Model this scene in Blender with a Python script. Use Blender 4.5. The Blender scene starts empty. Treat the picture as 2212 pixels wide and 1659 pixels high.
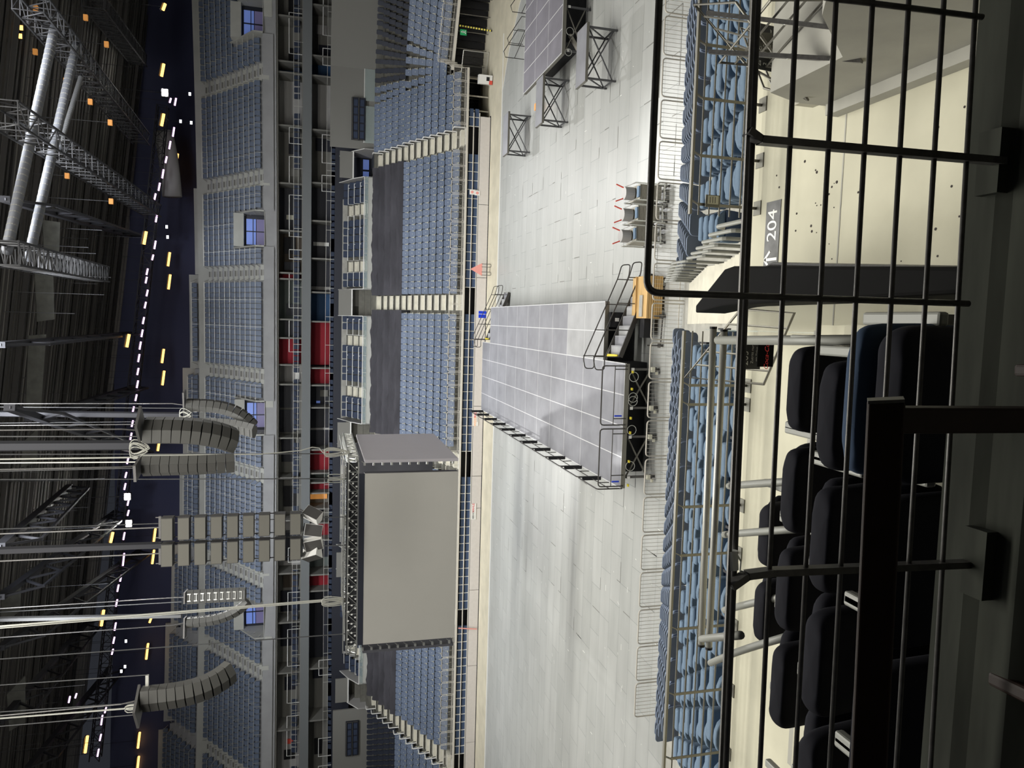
import bpy, math, random
from mathutils import Vector, Matrix
random.seed(7)
PI = math.pi
C = bpy.context.scene.collection
S = bpy.context.scene
# ---------------------------------------------------------------- camera (a phone held sideways: the picture's right is the world's down)
F, W, H = 1600.0, 2212, 1659
CAM = Vector((0, 0, 13.8))
def _axes():
    y = Vector((146.0, -423.0, F)); p0 = y.copy(); y.normalize()
    d = Vector((1, .006, 0)); p = p0 - d * (p0.dot(y) / d.dot(y)); x = p.normalized()
    if x.x < 0: x = -x
    z = x.cross(y)
    if z.y > 0: z = -z
    return x, y, z
AX, AY, AZ = _axes()
def toworld(c): return Vector((AX.dot(c), AY.dot(c), AZ.dot(c)))
cd = bpy.data.cameras.new('camera'); cam = bpy.data.objects.new('camera', cd); C.objects.link(cam)
cd.sensor_width = 36; cd.lens = F / W * 36; cd.clip_start = .05; cd.clip_end = 400
r_, d_, f_ = toworld(Vector((1, 0, 0))), toworld(Vector((0, 1, 0))), toworld(Vector((0, 0, 1)))
m = Matrix((d_, r_, -f_)).transposed().to_4x4(); m.translation = CAM; cam.matrix_world = m
S.camera = cam
def ray(ix, iy): return toworld(Vector((H - iy - 829.5, ix - 1106.0, F)))
def at_y(ix, iy, Y): w = ray(ix, iy); return CAM + w * (Y / w.y)
def at_z(ix, iy, Z): w = ray(ix, iy); return CAM + w * ((Z - CAM.z) / w.z)
# ---------------------------------------------------------------- view, world, lights
S.view_settings.view_transform = 'Standard'; S.view_settings.look = 'None'
S.view_settings.gamma = 1; S.view_settings.use_curve_mapping = False
S.view_settings.exposure = 0.0
wd = bpy.data.worlds.new('hall_air'); S.world = wd; wd.use_nodes = True
wd.node_tree.nodes['Background'].inputs[0].default_value = (.6, .65, .8, 1)
wd.node_tree.nodes['Background'].inputs[1].default_value = .035
def area(name, loc, target, sx, sy, power, col=(1, 1, 1), spread=PI):
    l = bpy.data.lights.new(name, 'AREA'); l.shape = 'RECTANGLE'; l.size = sx; l.size_y = sy; l.energy = power; l.color = col; l.spread = spread
    o = bpy.data.objects.new(name, l); C.objects.link(o); o.location = loc
    o.rotation_euler = (Vector(target) - Vector(loc)).to_track_quat('-Z', 'Y').to_euler(); return o
def spot(name, loc, target, power, angle, blend=.6, radius=.3, col=(1, 1, 1)):
    l = bpy.data.lights.new(name, 'SPOT'); l.energy = power; l.spot_size = math.radians(angle); l.spot_blend = blend; l.shadow_soft_size = radius; l.color = col
    o = bpy.data.objects.new(name, l); C.objects.link(o); o.location = loc
    o.rotation_euler = (Vector(target) - Vector(loc)).to_track_quat('-Z', 'Y').to_euler(); return o
area('floor_lights_near', (-6, 24, 31), (-6, 30, 0), 40, 3, 5600, (1, .985, .93))
area('near_stand_fill', (-1, 19, 28), (0, 7, 8), 20, 2.5, 1300, (1, .98, .88), 1.7)  # unseen fill light, added to brighten the near slab and seats
area('near_roof_lights', (-8, 12, 29), (-10, 45, 5), 30, 2, 5200, (1, .98, .93))
area('floor_lights_middle', (-8, 40, 33), (-8, 42, 0), 50, 3, 6500, (1, .99, .95), 2.2)
area('far_stand_lights', (-8, 46, 33), (-8, 70, 4), 50, 3, 9000, (.93, .96, 1), 1.9)
spot('flood_right', (15.5, 84, 28.8), (4, 25, 0), 22000, 46, .8, .6)
spot('flood_middle', (-17.5, 84, 31.5), (-8, 22, 0), 26000, 46, .8, .6)
spot('hot_pool', (9, 38, 32), (7.2, 27.5, 0), 42000, 17, 1.0, .8)
spot('upper_wash_a', (-15, 50, 33), (-24, 88, 24), 6500, 60, 1, 1, (.8, .87, 1))
spot('upper_wash_b', (5, 50, 32), (9.5, 88, 25), 9000, 26, 1, 1, (.8, .87, 1))
# ---------------------------------------------------------------- materials
def mat(name, col, rough=.7, metal=0., var=0., scale=4., emit=0., bump=0., col2=None, spec=.4, coord='Object', stretch=None, alpha=1.):
    m = bpy.data.materials.new(name); m.use_nodes = True; n = m.node_tree.nodes; l = m.node_tree.links
    b = n['Principled BSDF']; b.inputs['Roughness'].default_value = rough; b.inputs['Metallic'].default_value = metal
    b.inputs['Specular IOR Level'].default_value = spec
    c4 = (*col, 1); b.inputs['Base Color'].default_value = c4
    if alpha < 1: b.inputs['Alpha'].default_value = alpha
    if var or col2:
        tc = n.new('ShaderNodeTexCoord'); ns = n.new('ShaderNodeTexNoise'); ns.inputs['Scale'].default_value = scale; ns.inputs['Detail'].default_value = 6
        src = tc.outputs[coord]
        if stretch:
            mp = n.new('ShaderNodeMapping'); mp.inputs['Scale'].default_value = stretch; l.new(src, mp.inputs[0]); src = mp.outputs[0]
        l.new(src, ns.inputs['Vector'])
        rp = n.new('ShaderNodeValToRGB'); rp.color_ramp.elements[0].position = .32; rp.color_ramp.elements[1].position = .68
        a = tuple(max(0, x * (1 - var)) for x in col); z = col2 if col2 else tuple(min(1, x * (1 + var)) for x in col)
        rp.color_ramp.elements[0].color = (*a, 1); rp.color_ramp.elements[1].color = (*z, 1)
        l.new(ns.outputs['Fac'], rp.inputs[0]); l.new(rp.outputs[0], b.inputs['Base Color'])
        if bump:
            bp = n.new('ShaderNodeBump'); bp.inputs['Strength'].default_value = bump; l.new(ns.outputs['Fac'], bp.inputs['Height']); l.new(bp.outputs[0], b.inputs['Normal'])
    if emit:
        b.inputs['Emission Color'].default_value = c4; b.inputs['Emission Strength'].default_value = emit
    return m
M = {}
M['concrete'] = mat('concrete', (.42, .40, .33), .85, var=.12, scale=1.2, bump=.15)
M['slab'] = mat('slab_concrete', (.53, .505, .39), .8, var=.10, scale=1.1, bump=.1)
M['vomwall'] = mat('shuttered_concrete', (.36, .35, .31), .85, var=.08, scale=2)
M['tread'] = mat('stair_tread', (.60, .57, .47), .8, var=.08, scale=3)
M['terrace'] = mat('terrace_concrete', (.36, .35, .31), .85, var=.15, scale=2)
M['darkterrace'] = mat('shaded_terrace', (.13, .125, .105), .85, var=.15, scale=2)  # terrace concrete with the shade between seat rows put into its colour
M['uppercon'] = mat('upper_concrete', (.33, .33, .33), .85, var=.08, scale=.6)
M['uppercream'] = mat('upper_pale_concrete', (.46, .46, .42), .85, var=.06, scale=.6)
M['band'] = mat('band_grey', (.17, .18, .18), .8)
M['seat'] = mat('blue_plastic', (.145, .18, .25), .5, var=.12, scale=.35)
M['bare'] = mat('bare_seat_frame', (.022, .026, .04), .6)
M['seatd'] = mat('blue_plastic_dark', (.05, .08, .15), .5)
M['plush'] = mat('blue_plush', (.13, .185, .255), .9, var=.08, scale=9)
M['bracket'] = mat('cream_bracket', (.62, .60, .48), .5)
M['navy'] = mat('navy_upholstery', (.03, .042, .075), .75)
M['cover'] = mat('charcoal_cover', (.015, .015, .020), .85, spec=.12, var=.2, scale=3, bump=.25)
M['armgrey'] = mat('grey_arm_metal', (.27, .27, .24), .45, spec=.5)
M['white'] = mat('white_paint', (.75, .74, .70), .5)
M['rail'] = mat('galvanised_rail', (.50, .49, .44), .4, .25)
M['beigerail'] = mat('beige_rail', (.62, .58, .50), .45, .1)
M['steel'] = mat('grey_steel_rail', (.22, .21, .18), .42, .6)
M['alu'] = mat('brushed_tube', (.50, .49, .44), .4, .35)
M['dark'] = mat('dark_metal', (.11, .105, .10), .4, .4, var=.2, scale=30)
M['brown'] = mat('dark_brown_metal', (.02, .011, .008), .5, 0, var=.15, scale=12, spec=.15)
M['ledge'] = mat('grey_green_ledge', (.036, .038, .031), .85, var=.35, scale=1.6, stretch=(1, 6, 1), bump=.1, spec=.1)
M['black'] = mat('black', (.012, .012, .014), .7)
M['blackgloss'] = mat('black_housing', (.004, .0038, .0035), .7, spec=.04)
M['cloth'] = mat('black_cloth', (.05, .048, .055), .9, var=.25, scale=.9, bump=.3, stretch=(.4, 1, 1))
M['deck'] = mat('deck_panel', (.27, .27, .29), .42, var=.13, scale=.9, spec=.5)
M['deck3'] = mat('deck_panel_dark', (.20, .19, .215), .5, var=.13, scale=.9)  # second stage deck, its shading put into a darker colour
M['deck2'] = mat('deck_panel_pale', (.40, .40, .40), .38, var=.13, scale=.9, spec=.5)
M['seam'] = mat('deck_seam', (.72, .72, .72), .4, .2)
M['blackrail'] = mat('black_rail', (.06, .055, .05), .45, .3)
M['floortile'] = None
M['beige'] = mat('beige_floor', (.60, .55, .42), .6, var=.10, scale=.8)
M['boards'] = mat('dasher_board', (.60, .56, .52), .5, var=.03)
M['led'] = mat('led_face', (.39, .375, .34), .55, var=.02, scale=.5)
M['led2'] = mat('led_face_side', (.40, .375, .39), .55, var=.02, scale=.5)
M['ledback'] = mat('led_back', (.07, .07, .08), .6)
M['grille'] = mat('speaker_grille', (.045, .043, .038), .7)
M['sub'] = mat('subwoofer_front', (.13, .124, .105), .75)
M['flank'] = mat('speaker_flank', (.075, .073, .066), .65)
M['spk'] = mat('speaker_side', (.055, .052, .048), .6)
M['chrome'] = mat('rigging_metal', (.62, .62, .58), .3, .8)
M['cable'] = mat('pale_cable', (.36, .355, .31), .5)
M['cabled'] = mat('dark_cable', (.07, .07, .07), .6)
M['roof'] = mat('roof_decking', (.26, .245, .225), .75, .1)
M['frame'] = mat('deck_frame_steel', (.10, .10, .105), .5, .4)
M['truss'] = mat('roof_truss', (.035, .035, .04), .6, .4)
M['crumple'] = mat('dusty_panel', (.13, .13, .115), .9, var=.2, scale=1.5)
M['rib'] = mat('purlin_ridge_shade', (.075, .07, .065), .7, .1)
M['truss2'] = mat('grey_truss', (.05, .05, .052), .55, .4)
M['duct'] = mat('spiral_duct', (.16, .165, .18), .55, .3)
M['orange_lamp'] = mat('orange_tube', (1, .50, .13), emit=3)
M['pink_lamp'] = mat('pink_white_tube', (.95, .62, 1), emit=2.2)
M['white_lamp'] = mat('flood_lens', (1, .98, .9), emit=160)
M['cool_lamp'] = mat('cool_lamp', (.85, .88, 1), emit=9)
M['wallback'] = mat('night_wall', (.06, .066, .125), .9)
M['red'] = mat('red_wall', (.22, .008, .016), .8)
M['suitegrey'] = mat('suite_grey', (.20, .195, .175), .85)
M['suitelight'] = mat('suite_pale', (.36, .35, .335), .85)
M['suitedark'] = mat('suite_dark', (.018, .02, .03), .5)
M['suiteblue'] = mat('suite_blue', (.012, .06, .15), .6)
M['suiteteal'] = mat('suite_teal', (.13, .15, .14), .8)
M['brownwall'] = mat('suite_brown', (.07, .055, .04), .8)
M['orangebox'] = mat('lit_orange', (.75, .32, .08), .6, emit=.35)
M['winblue'] = mat('dusk_window', (.20, .30, .75), .3, emit=.22)
M['winmauve'] = mat('mauve_window', (.20, .18, .34), .3, emit=.12)
M['wood'] = mat('timber', (.62, .40, .16), .65, var=.2, scale=2, stretch=(.3, 6, 6))
M['greybox'] = mat('grey_stack', (.36, .34, .28), .6)
M['redp'] = mat('red_paint', (.7, .09, .06), .5)
M['bluep'] = mat('blue_paint', (.01, .05, .65), .5)
M['yellow'] = mat('yellow_paint', (.75, .62, .05), .5)
M['green'] = mat('green_sign', (.02, .30, .10), .5, emit=.15)
M['pink'] = mat('faded_red', (.78, .33, .28), .6)
M['signgrey'] = mat('painted_sign_ground', (.17, .17, .17), .8, var=.25, scale=5)
M['signblack'] = mat('sign_black', (.02, .02, .021), .5)
M['glass'] = mat('rail_glass', (.55, .65, .62), .1, spec=.6, alpha=.25)
M['signred'] = mat('sign_red', (.75, .03, .035), .5)
M['tape'] = mat('white_tape', (.85, .85, .8), .6)
M['stainless'] = mat('base_plate', (.16, .155, .13), .55, .5)
def floor_mat():
    m = bpy.data.materials.new('floor_cover'); m.use_nodes = True; n = m.node_tree.nodes; l = m.node_tree.links
    b = n['Principled BSDF']; b.inputs['Roughness'].default_value = .42; b.inputs['Specular IOR Level'].default_value = .45
    tc = n.new('ShaderNodeTexCoord'); br = n.new('ShaderNodeTexBrick')
    br.inputs['Scale'].default_value = 1; br.inputs['Brick Width'].default_value = 2.4; br.inputs['Row Height'].default_value = 1.2
    br.inputs['Mortar Size'].default_value = .012; br.inputs['Mortar Smooth'].default_value = .1
    br.inputs['Color1'].default_value = (.475, .478, .452, 1); br.inputs['Color2'].default_value = (.43, .435, .41, 1); br.inputs['Mortar'].default_value = (.27, .28, .27, 1)
    mp = n.new('ShaderNodeMapping'); mp.inputs['Rotation'].default_value = (0, 0, .0)
    l.new(tc.outputs['Object'], mp.inputs[0]); l.new(mp.outputs[0], br.inputs['Vector'])
    ns = n.new('ShaderNodeTexNoise'); ns.inputs['Scale'].default_value = .9; ns.inputs['Detail'].default_value = 8
    mp2 = n.new('ShaderNodeMapping'); mp2.inputs['Scale'].default_value = (.35, 1.6, 1); l.new(tc.outputs['Object'], mp2.inputs[0]); l.new(mp2.outputs[0], ns.inputs['Vector'])
    mx = n.new('ShaderNodeMixRGB'); mx.blend_type = 'MULTIPLY'; mx.inputs[0].default_value = .35
    rp = n.new('ShaderNodeValToRGB'); rp.color_ramp.elements[0].position = .3; rp.color_ramp.elements[0].color = (.62, .62, .62, 1); rp.color_ramp.elements[1].position = .7
    l.new(ns.outputs['Fac'], rp.inputs[0]); l.new(br.outputs['Color'], mx.inputs[1]); l.new(rp.outputs[0], mx.inputs[2]); l.new(mx.outputs[0], b.inputs['Base Color'])
    # fine pale scuffs that belong to the boards
    return m
M['floortile'] = floor_mat()
# ---------------------------------------------------------------- mesh helpers
class MB:
    def __init__(s): s.v = []; s.f = []
    def add(s, vs, fs):
        o = len(s.v); s.v += [tuple(v) for v in vs]; s.f += [tuple(i + o for i in f) for f in fs]; return s
    def box(s, a, b):
        (x0, y0, z0), (x1, y1, z1) = a, b
        return s.add([(x0, y0, z0), (x1, y0, z0), (x1, y1, z0), (x0, y1, z0), (x0, y0, z1), (x1, y0, z1), (x1, y1, z1), (x0, y1, z1)],
                     [(0, 3, 2, 1), (4, 5, 6, 7), (0, 1, 5, 4), (1, 2, 6, 5), (2, 3, 7, 6), (3, 0, 4, 7)])
    def beam(s, p, q, w, h=None, up=(0, 0, 1)):
        h = w if h is None else h; p = Vector(p); q = Vector(q); d = (q - p)
        if d.length < 1e-6: return s
        d.normalize(); u = Vector(up)
        if abs(d.dot(u)) > .97: u = Vector((0, 1, 0))
        a = d.cross(u).normalized() * (w / 2); b = a.cross(d).normalized() * (h / 2)
        vs = [p - a - b, p + a - b, p + a + b, p - a + b, q - a - b, q + a - b, q + a + b, q - a + b]
        return s.add(vs, [(0, 3, 2, 1), (4, 5, 6, 7), (0, 1, 5, 4), (1, 2, 6, 5), (2, 3, 7, 6), (3, 0, 4, 7)])
    def tube(s, pts, r, n=8, closed=False):
        P = [Vector(p) for p in pts]; k = len(P); rings = []; base = len(s.v); prev = None
        for i in range(k):
            if closed: d = P[(i + 1) % k] - P[i - 1]
            else: d = (P[min(i + 1, k - 1)] - P[max(i - 1, 0)])
            d.normalize()
            if prev is None:
                u = Vector((0, 0, 1)) if abs(d.z) < .9 else Vector((1, 0, 0)); a = d.cross(u).normalized()
            else:
                a = prev - d * prev.dot(d)
                a = a.normalized() if a.length > 1e-5 else d.orthogonal().normalized()
            prev = a; b = d.cross(a)
            for j in range(n):
                t = 2 * PI * j / n; s.v.append(tuple(P[i] + a * (r * math.cos(t)) + b * (r * math.sin(t))))
        m_ = k if closed else k - 1
        for i in range(m_):
            i2 = (i + 1) % k
            for j in range(n):
                j2 = (j + 1) % n; s.f.append((base + i * n + j, base + i * n + j2, base + i2 * n + j2, base + i2 * n + j))
        if not closed:
            s.f.append(tuple(base + j for j in reversed(range(n)))); s.f.append(tuple(base + (k - 1) * n + j for j in range(n)))
        return s
    def plate(s, outline, y0, y1, axis='y', slant=0.):
        """outline of (x,z) extruded along y (slant leans it back with z)"""
        n = len(outline); o = len(s.v)
        for yy in (y0, y1):
            for (x, z) in outline: s.v.append((x, yy + slant * z, z))
        s.f.append(tuple(o + i for i in range(n))); s.f.append(tuple(o + n + i for i in reversed(range(n))))
        for i in range(n):
            j = (i + 1) % n; s.f.append((o + j, o + i, o + n + i, o + n + j))
        return s
    def quad(s, a, b, c, d): return s.add([a, b, c, d], [(0, 1, 2, 3)])
    def mesh(s, name, smooth=False):
        me = bpy.data.meshes.new(name); me.from_pydata(s.v, [], s.f)
        if smooth:
            me.polygons.foreach_set('use_smooth', [True] * len(me.polygons))
        me.update(); return me
    def build(s, name, m, parent=None, smooth=False, loc=None):
        me = s.mesh(name, smooth); me.materials.append(M[m] if isinstance(m, str) else m)
        o = bpy.data.objects.new(name, me); C.objects.link(o)
        if parent: o.parent = parent
        if loc is not None: o.location = loc
        return o
def tag(o, label=None, cat=None, group=None, kind=None):
    if label: o['label'] = label
    if cat: o['category'] = cat
    if group: o['group'] = group
    if kind: o['kind'] = kind
    return o
def thing(name, label, cat, loc=(0, 0, 0), rz=0, group=None):
    o = bpy.data.objects.new(name, None); C.objects.link(o); o.location = loc; o.rotation_euler = (0, 0, rz); o.empty_display_size = .1
    return tag(o, label, cat, group)
def dup(root, loc, rz=0, label=None, group=None):
    r = root.copy(); C.objects.link(r); r.location = loc; r.rotation_euler = (0, 0, rz)
    if label: r['label'] = label
    if group: r['group'] = group
    for ch in root.children:
        c = ch.copy(); C.objects.link(c); c.parent = r
        for g in ch.children:
            d = g.copy(); C.objects.link(d); d.parent = c
    return r
def struct(o): o['kind'] = 'structure'; return o
def text(name, body, size, m, mw, parent=None, shear=0., ext=.002):
    cu = bpy.data.curves.new(name, 'FONT'); cu.body = body; cu.size = size; cu.extrude = ext; cu.align_x = 'CENTER'; cu.align_y = 'CENTER'; cu.shear = shear
    cu.materials.append(M[m]); o = bpy.data.objects.new(name, cu); C.objects.link(o)
    if parent: o.parent = parent
    me = bpy.data.meshes.new_from_object(o); bpy.data.objects.remove(o); o = bpy.data.objects.new(name, me); C.objects.link(o)
    if parent: o.parent = parent
    o.matrix_local = mw; return o
def frame_mw(loc, right, up):
    r = Vector(right).normalized(); u = Vector(up).normalized(); n = r.cross(u)
    mm = Matrix((r, u, n)).transposed().to_4x4(); mm.translation = Vector(loc); return mm
def rrect(w, h, r, n=4, x0=0, z0=0):
    pts = []
    for cx, cz, a0 in ((w / 2 - r, h - r, 0), (-w / 2 + r, h - r, PI / 2), (-w / 2 + r, r, PI), (w / 2 - r, r, 1.5 * PI)):
        for i in range(n + 1):
            t = a0 + PI / 2 * i / n; pts.append((x0 + cx + r * math.cos(t), z0 + cz + r * math.sin(t)))
    return pts
def bend(pts, r=.1, n=4):
    """round the inner corners of a polyline"""
    P = [Vector(p) for p in pts]; out = [P[0]]
    for i in range(1, len(P) - 1):
        a = (P[i - 1] - P[i]); b = (P[i + 1] - P[i]); k = min(r, a.length * .45, b.length * .45)
        A = P[i] + a.normalized() * k; B = P[i] + b.normalized() * k
        for j in range(n + 1):
            t = j / n; out.append(A * (1 - t) ** 2 + P[i] * 2 * t * (1 - t) + B * t * t)
    out.append(P[-1]); return out
ORD = ['', 'first', 'second', 'third', 'fourth', 'fifth', 'sixth', 'seventh', 'eighth', 'ninth', 'tenth', 'eleventh', 'twelfth']
TENS = ['', '', 'twenty', 'thirty', 'forty', 'fifty', 'sixty', 'seventy', 'eighty', 'ninety']
def ordn(n):
    if n <= 12: return ORD[n]
    if n < 20: return {13: 'thirteenth', 14: 'fourteenth', 15: 'fifteenth', 16: 'sixteenth', 17: 'seventeenth', 18: 'eighteenth', 19: 'nineteenth'}[n]
    return TENS[n // 10] + ('-' + ORD[n % 10] if n % 10 else 'ieth') if n % 10 else {20: 'twentieth', 30: 'thirtieth', 40: 'fortieth', 50: 'fiftieth', 60: 'sixtieth', 70: 'seventieth', 80: 'eightieth', 90: 'ninetieth'}[n]
# ================================================================ FLOOR
struct(MB().box((-75, 15, -.3), (45, 57.2, 0)).build('floor', 'floortile'))
mb = MB(); mb.box((-75, 57.2, -.3), (45, 90, -.01)); struct(mb.build('beige_floor', 'beige'))
struct(MB().box((-75, 57.12, 0), (22, 57.3, .03)).build('trim_1', 'white'))
# curved end of the ground cover on the right: beige floor over the tiles
mb = MB(); pts = [(60, 57.3), (17.5, 57.3), (20, 55.5), (22.5, 52.5), (24.5, 48), (25.5, 42), (26, 34), (60, 34)]
mb.add([(x, y, .012) for x, y in pts], [tuple(range(len(pts)))]); struct(mb.build('beige_floor', 'beige'))
mb = MB()
for a, b in (((17.5, 57.3), (20, 55.5)), ((20, 55.5), (22.5, 52.5)), ((22.5, 52.5), (24.5, 48)), ((24.5, 48), (25.5, 42))): mb.beam((*a, .02), (*b, .02), .07, .02)
struct(mb.build('trim_2', 'white'))
mb = MB()
for k in range(260):
    x = random.uniform(-26, 16); y = random.uniform(23, 56); a = random.choice((0, 0, PI / 2, 1.1, .5)); L = random.uniform(.05, .30); z = .004
    if -6.8 < x < 1.2 and y > 27: continue
    dx, dy = math.cos(a) * L, math.sin(a) * L; w = .018 + random.random() * .015
    mb.quad((x, y, z), (x + dx, y + dy, z), (x + dx - w * math.sin(a), y + dy + w * math.cos(a), z), (x - w * math.sin(a), y + w * math.cos(a), z))
tag(mb.build('tape_litter', 'tape'), 'scraps of white tape scattered over the grey floor cover', 'tape', kind='stuff')
mb = MB()
for k in range(150):
    x = round(random.uniform(-18, 15) / 2.4) * 2.4 + random.choice((0, 1.2)); y = round(random.uniform(23, 52) / 1.2) * 1.2; L = random.uniform(.3, 1.1); z = .006
    if -6.9 < x < 1.3 and y > 27: continue
    if random.random() < .5: mb.quad((x, y, z), (x + L, y, z), (x + L, y + .035, z), (x, y + .035, z))
    else: mb.quad((x, y, z), (x, y + L, z), (x + .035, y + L, z), (x + .035, y, z))
tag(mb.build('floor_seam_gaps', 'suitegrey'), 'short dark gaps between the panels of the floor cover', 'gap', kind='stuff')
# ================================================================ FAR LOWER STAND
YB, XJ, AL = 61.2, 20.5, math.radians(30)
AIS = [-52.7, -39.2, -25.6, -12.0, 1.5, 15.1]; AW = .66
def fpath(s, x0=-66, L=16):
    p = [(x0, YB + s), (XJ, YB + s)]
    for i in range(1, 5):
        a = AL * i / 4; p.append((XJ + s * math.sin(a), YB + s * math.cos(a)))
    p.append((p[-1][0] + L * math.cos(AL), p[-1][1] - L * math.sin(AL))); return p
ROWS = [(1.1 + .93 * k, 2.0 + .48 * k) for k in range(8)] + [(8.8 + 1.0 * j, 5.75 + .48 * j) for j in range(5)]
mb = MB()
edges = [0.0] + [(ROWS[k][0] - .45) for k in range(1, 13)] + [14.1]
zs = [2.0] + [ROWS[k][1] for k in range(1, 13)] + [8.35]
for k in range(13):
    a, b = fpath(edges[k]), fpath(edges[k + 1]); zf = zs[k] - .02
    for i in range(len(a) - 1):
        if k < 2 and i > 0: continue
        mb.quad((*a[i], zf), (*a[i + 1], zf), (*b[i + 1], zf), (*b[i], zf))
        zn = zs[k + 1] - .02; mb.quad((*b[i], zf), (*b[i + 1], zf), (*b[i + 1], zn), (*b[i], zn))
a, b = fpath(14.1), fpath(15.6)
for i in range(len(a) - 1): mb.quad((*a[i], 8.33), (*a[i + 1], 8.33), (*b[i + 1], 8.33), (*b[i], 8.33))
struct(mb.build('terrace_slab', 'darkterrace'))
# stairs
for n, ax in enumerate(AIS):
    mb = MB()
    for k in range(13):
        y0 = YB + edges[k]; y1 = YB + edges[k + 1]; z = zs[k]; zn = zs[k + 1]
        mb.box((ax - AW, y0, z - .1), (ax + AW, y1 + .02, z + .02)); mb.box((ax - AW, (y0 + y1) / 2, z), (ax + AW, y1 + .02, (z + zn) / 2 + .02))
    st = mb.build('stair_flight', 'tread')
    tag(st, f'pale concrete stair up the far lower stand, {ordn(6 - n)} one from its bend', 'stair', 'stairs up the far lower stand')
    for k in range(13):
        y0 = YB + edges[k]; z = zs[k]
        MB().box((ax - AW, y0 - .01, z + .02), (ax + AW, y0 + .05, z + .03)).build('step_nosing', 'white', st)
# handrails beside the outermost stairs (white hooks in a row)
for ax, lab in ((-39.2, 'left-hand dark block'), (15.1, 'stair nearest the bend')):
    h = 0
    for k in range(0, 13):
        y = YB + edges[k] + .3; z = zs[k]; xx = ax + (-AW - .05 if ax < 0 else AW + .05)
        o = MB().tube(bend([(xx, y, z), (xx, y, z + .95), (xx, y + .7, z + .95)], .1, 3), .05, 6).build('stair_handrail', 'white')
        tag(o, f'white hooked handrail on the {ordn(k + 1)} row of the stair ' + ('past the hanging screen' if ax < 0 else 'nearest the bend'), 'handrail', 'hooked handrails on the far stand')
# under the front row: base wall, two decks of folded seats, boards
mb = MB(); mb.box((-66, 61.9, 0), (17.0, 62.2, 1.9)); struct(mb.build('wall_far_base', 'black'))
mb = MB(); mbs = MB(); mbw = MB()
x = -60
while x < 16.8:
    if min(abs(x + .4 - a) for a in AIS) > 1.0:
        for z in (.95, 1.42):
            mb.box((x + .05, 61.28, z), (x + .68, 61.5, z + .30))
            mbw.box((x - .02, 61.24, z - .05), (x + .02, 61.34, z + .36))
    x += .73
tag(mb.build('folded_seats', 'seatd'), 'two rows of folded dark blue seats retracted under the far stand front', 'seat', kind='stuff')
tag(mbw.build('seat_dividers', 'white'), 'thin white uprights between the folded seats', 'divider', kind='stuff')
for z in (.88, 1.36, 1.84):
    struct(MB().box((-66, 61.15, z), (17.0, 61.3, z + .06)).build('trim_3', 'beigerail'))
xs = [-66, -58, -50, -42.8, -37, -30, -23.2, -16, -13.2, -7.2, -1.5, 3.6, 9.6, 16.7]
for i in range(len(xs) - 1):
    o = MB().box((xs[i] + .02, 61.0, .05), (xs[i + 1] - .02, 61.1, .86)).build('dasher_board', 'boards')
    tag(o, f'beige board panel at the foot of the far stand, {ordn(len(xs) - 1 - i)} from the tunnel', 'board', 'boards at the foot of the far stand')
struct(MB().box((-66, 61.0, 0), (16.8, 61.14, .06)).build('trim_4', 'suitedark'))
# railing panels
def make_panel(w=1.02, h=1.12):
    t = thing('guard_rail_panel', 'x', 'railing')
    MB().tube(bend([(-w / 2, 0, 0), (-w / 2, 0, h), (w / 2, 0, h), (w / 2, 0, 0)], .12, 3), .024, 6).build('frame', 'beigerail', t)
    mb = MB(); mb.beam((-w / 2, 0, .15), (w / 2, 0, .15), .022)
    for i in range(1, 9): xx = -w / 2 + w * i / 9; mb.beam((xx, 0, 0.02), (xx, 0, h - .02), .011)
    mb.build('bar', 'beigerail', t); return t
panel = make_panel(); first = True
def put_panel(x, y, z, rz, label, group):
    global first
    if first:
        first = False; panel.location = (x, y, z); panel.rotation_euler.z = rz; panel['label'] = label; panel['group'] = group; return panel
    return dup(panel, (x, y, z), rz, label, group)
xx = 20.0; n = 0
while xx > -46:
    n += 1; put_panel(xx, YB + .05, 2.0, 0, f'beige barred guard rail panel on the far stand, {ordn(n)} from the bend', 'guard rail panels on the far stand'); xx -= 1.13
n = 0
rx, ry = 20.6, YB + 1.9
for i in range(12):
    n += 1; put_panel(21.9 + i * 1.13 * math.cos(AL), 63.2 - i * 1.13 * math.sin(AL), 3.0, -AL, f'beige barred guard rail panel above the tunnel, {ordn(n)} from the bend', 'guard rail panels above the tunnel')
for i in range(3):
    put_panel(20.7 + .4 * i, YB + .4 + i * .75, 2.3 + .3 * i, PI / 3, f'guard rail panel climbing round the bend, {ordn(i + 1)} step up', 'guard rail panels round the bend')
# platform edge lip
struct(MB().box((-66, YB - .12, 1.86), (20.5, YB + .05, 2.02)).build('trim_5', 'beigerail'))
mb = MB(); a = fpath(1.7)
mb.beam((20.9, 63.3, 2.9), (21.5 + 15 * math.cos(AL), 63.1 - 15 * math.sin(AL), 2.9), .25, .22)
struct(mb.build('trim_6', 'beigerail'))
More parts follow.
